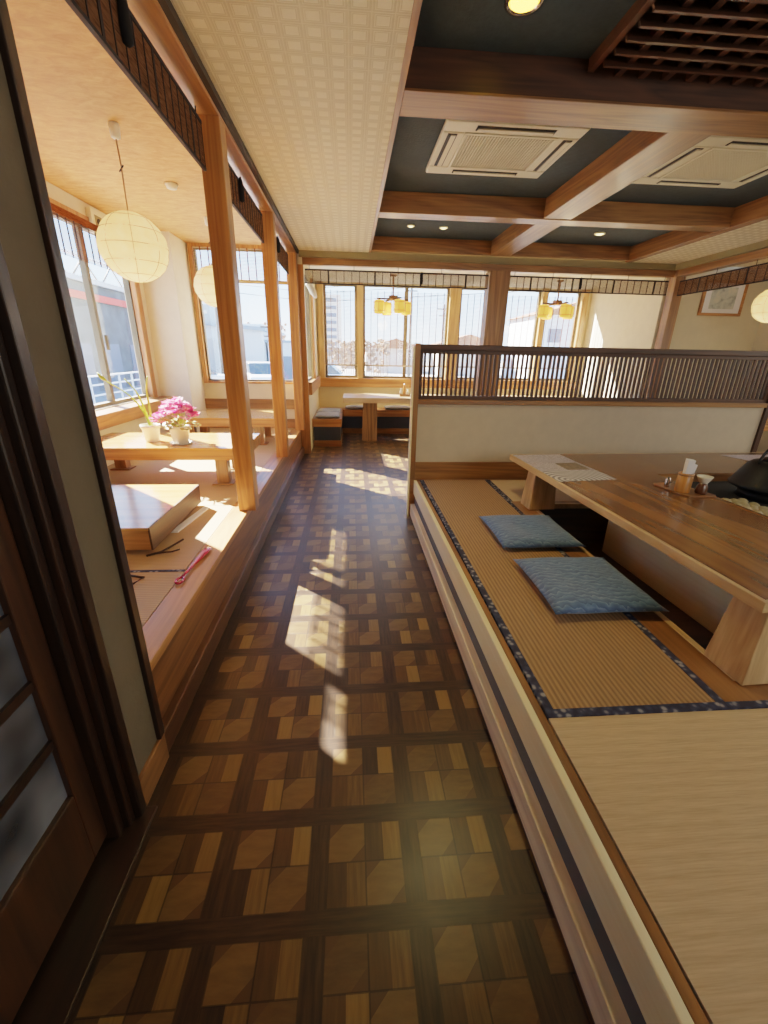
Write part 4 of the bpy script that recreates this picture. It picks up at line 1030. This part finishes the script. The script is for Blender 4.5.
def hedge(x0, x1, yy, h, label):
    mb = MB(); n = int((x1-x0)*26)
    for i in range(n):
        x = x0+(x1-x0)*(i+.5)/n; r_ = random.uniform(.10, .24); z = gz+(h-gz)*random.random()**.5; y = yy+random.uniform(-.6, .6)
        mb.add([(x+p[0]*r_, y+p[1]*r_, z+p[2]*r_) for p in pv], pf, True)
        if i % 5 == 0: mb.box(x-.04, x+.04, y-.04, y+.04, gz, z)
    o = mesh('hedge', mb, 'treebrown'); tag(o, label, 'hedge')
hedge(-3.4, 4.0, 48, 2.6, 'brownish bare hedge below the apartment tower'); hedge(-14, -8, 58, 4.5, 'distant trees above the warehouse roof')
def pole(x, y, h, label):
    r = thing('utility_pole', label, 'utility pole', (x, y, gz), 'utility poles')
    mesh('shaft', MB().tube([(x, y, gz), (x, y, h/2), (x, y, h)], .12, 8, radii=[.15, .13, .1]), 'pole', r)
    mesh('crossarm', MB().box(x-.7, x+.7, y-.05, y+.05, h-.5, h-.38).box(x-.5, x+.5, y-.05, y+.05, h-1.1, h-1.0), 'pole', r)
pole(-9.6, 34.5, 7.0, 'utility pole rising behind the warehouse, under the far lantern')
pole(-5.6, 33, 3.4, 'thin utility pole left of the roller shutter building')
pole(-2.0, 36, 5.6, 'utility pole at the right of the roller shutter building')
pole(5.2, 40, 7.4, 'utility pole right of the left chandelier')
pole(9.3, 46, 6.0, 'small distant utility pole near the partition top')
wr = MB()
for (h1, h2) in ((7.0, 9.5), (6.6, 8.6), (5.9, 7.6)): wr.tube([(-16, 44, h1+.8), (-3, 42, h1-.4), (5.2, 40, h1), (14, 41, h2-1), (30, 44, h2+1)], .03, 5)
o = mesh('power_lines', wr, 'pole'); tag(o, 'thin power lines crossing the sky outside the alcove windows', 'power lines')
fe = thing('guard_rail', 'pale teal guard rail along the road outside the alcove windows', 'fence', (3, 22, gz))
b = MB()
for z in (.0, .25): b.box(-1, 12, 21.97, 22.03, z, z+.07)
mesh('rails', b, 'teal', fe)
b = MB()
for i in range(44): b.box(-1+i*.3, -.95+i*.3, 21.97, 22.03, gz, .3)
mesh('uprights', b, 'extwhite', fe)
o = mesh('road_kerb', B(-6, 14, 17, 17.6, gz, gz+.35), 'concrete'); tag(o, 'pale concrete kerb of the car park outside the alcove windows', 'kerb')
# across the street, through the left side window
lb = thing('street_building', 'grey hazy building across the street outside the left side window', 'building', (-16, 14, gz))
mesh('walls', B(-19, -14, 4, 46, gz, 4.6), 'darkbuild', lb)
mesh('roof', B(-19.2, -13.8, 3.8, 46.2, 4.6, 4.85), 'concrete', lb)
for i in range(13): mesh('roof_truss', MB().tube([(-15, 6+i*3, 4.85), (-15, 7.5+i*3, 6.1), (-15, 9+i*3, 4.85)], .06, 5), 'pole', lb)
mesh('roof_truss', MB().tube([(-15, 5, 6.15), (-15, 46, 6.15)], .08, 5), 'extwhite', lb)
for i in range(13): mesh('doorway', B(-14, -13.93, 6+i*3, 7.6+i*3, gz, 1.6), 'towerband', lb)
mesh('sign_board', B(-13.9, -13.8, 22, 40, 3.75, 4.1), 'signred', lb)
house('street_house', 'tall pale house standing behind the street building', -26, -20, 20, 30, 7.0, 'extwhite', 'extroof', 'gable')
fe2 = thing('street_railing', 'low pale railing in front of the street building', 'fence', (-9, 14, gz))
b = MB()
for z in (-.2, .15, .45): b.box(-9.03, -8.97, 5, 26, z, z+.05)
for i in range(22): b.box(-9.03, -8.97, 5+i, 5.05+i, gz, .5)
mesh('rails', b, 'extwhite', fe2)

# ------------------------------------------------------------------ world + lights
W = bpy.data.worlds.new('sky'); bpy.context.scene.world = W; W.use_nodes = True
nt = W.node_tree; nt.nodes.clear()
ow = nt.nodes.new('ShaderNodeOutputWorld'); bg = nt.nodes.new('ShaderNodeBackground'); tc = nt.nodes.new('ShaderNodeTexCoord')
sp_ = nt.nodes.new('ShaderNodeSeparateXYZ'); rp_ = nt.nodes.new('ShaderNodeValToRGB')
nt.links.new(tc.outputs['Generated'], sp_.inputs[0]); nt.links.new(sp_.outputs[2], rp_.inputs[0]); nt.links.new(rp_.outputs[0], bg.inputs[0]); nt.links.new(bg.outputs[0], ow.inputs[0])
e = rp_.color_ramp.elements; e[0].position = 0; e[0].color = (.74, .88, 1, 1); e[1].position = .5; e[1].color = (.25, .48, .95, 1)
x_ = e.new(.10); x_.color = (.52, .74, 1, 1)
bg.inputs[1].default_value = 5.2
sun = bpy.data.lights.new('sun', 'SUN'); sun.energy = 90; sun.angle = .009; sun.color = (1, .93, .80)
so = bpy.data.objects.new('sun', sun); C.objects.link(so)
sd = Vector((1.0, -.90, -1.0)).normalized(); so.rotation_euler = sd.to_track_quat('-Z', 'Y').to_euler()
def area(name, loc, direction, sx_, sy_, e_, col):
    l = bpy.data.lights.new(name, 'AREA'); l.shape = 'RECTANGLE'; l.size = sx_; l.size_y = sy_; l.energy = e_; l.color = col
    o = bpy.data.objects.new(name, l); C.objects.link(o); o.location = loc; o.rotation_euler = Vector(direction).to_track_quat('-Z', 'Y').to_euler(); return o
for nm, loc, d, sx_, sy_ in (('window_portal', (LX-.14, 4.76, 1.7), (1, 0, 0), 1.64, 1.72), ('window_portal', (-1.4, YH+.12, 1.85), (0, -1, 0), 1.6, 1.2),
        ('window_portal', (1.9, YB+.14, 1.78), (0, -1, 0), 1.6, 4.8), ('window_portal', (-.74, 7.0, 1.74), (1, 0, 0), .9, 1.45)):
    o = area(nm, loc, d, sx_, sy_, 1, (1, 1, 1)); o.data.cycles.is_portal = True
area('fill_light_front', (3.4, -2.1, 1.9), (.1, 1, -.12), 2.8, 1.4, 56, (1, .95, .86))  # added fill behind the camera, no real fixture here
area('fill_light_right', (5.9, 2.5, 1.9), (-1, 0, -.1), 4.0, 1.2, 40, (1, .93, .82))  # added fill from the right wall, not a real lamp
def spot(loc, e_, col, ang=2.2, blend=.7, d=(0, 0, -1)):
    l = bpy.data.lights.new('downlight_beam', 'SPOT'); l.energy = e_; l.color = col; l.spot_size = ang; l.spot_blend = blend; l.shadow_soft_size = .05
    o = bpy.data.objects.new('downlight_beam', l); C.objects.link(o); o.location = loc; o.rotation_euler = Vector(d).to_track_quat('-Z', 'Y').to_euler()
spot((.725, 2.33, CF-.05), 55, (1, .80, .34), 1.95, 1.0)
spot((1.085, 5.70, CF-.05), 14, (1, .80, .45)); spot((2.96, 5.68, CF-.05), 14, (1, .80, .45))

# ------------------------------------------------------------------ camera
F, YAW, PIT, ROL, H = 424.7, .080, .3598, .0195, 1.45
cy_, sy_ = math.cos(YAW), math.sin(YAW); cp_, sp2 = math.cos(PIT), math.sin(PIT); cr_, sr_ = math.cos(ROL), math.sin(ROL)
Bm = Matrix(((1, 0, 0), (0, 0, -1), (0, 1, 0))); Ry = Matrix(((cy_, 0, -sy_), (0, 1, 0), (sy_, 0, cy_))); Rp = Matrix(((1, 0, 0), (0, cp_, -sp2), (0, sp2, cp_))); Rr = Matrix(((cr_, -sr_, 0), (sr_, cr_, 0), (0, 0, 1)))
R_ = Rr @ Rp @ Ry @ Bm
cam = bpy.data.cameras.new('camera'); co = bpy.data.objects.new('camera', cam); C.objects.link(co)
cam.sensor_fit = 'VERTICAL'; cam.sensor_height = 36; cam.lens = F/1024*36; cam.clip_start = .02; cam.clip_end = 500
mw = Matrix((( R_[0][0], -R_[1][0], -R_[2][0], 0), (R_[0][1], -R_[1][1], -R_[2][1], 0), (R_[0][2], -R_[1][2], -R_[2][2], H), (0, 0, 0, 1)))
co.matrix_world = mw
sc = bpy.context.scene; sc.camera = co
sc.view_settings.view_transform = 'Filmic'; sc.view_settings.look = 'None'; sc.view_settings.exposure = 0.3
sc.cycles.max_bounces = 8; sc.cycles.diffuse_bounces = 5; sc.cycles.transparent_max_bounces = 16
sc.cycles.sample_clamp_indirect = 6
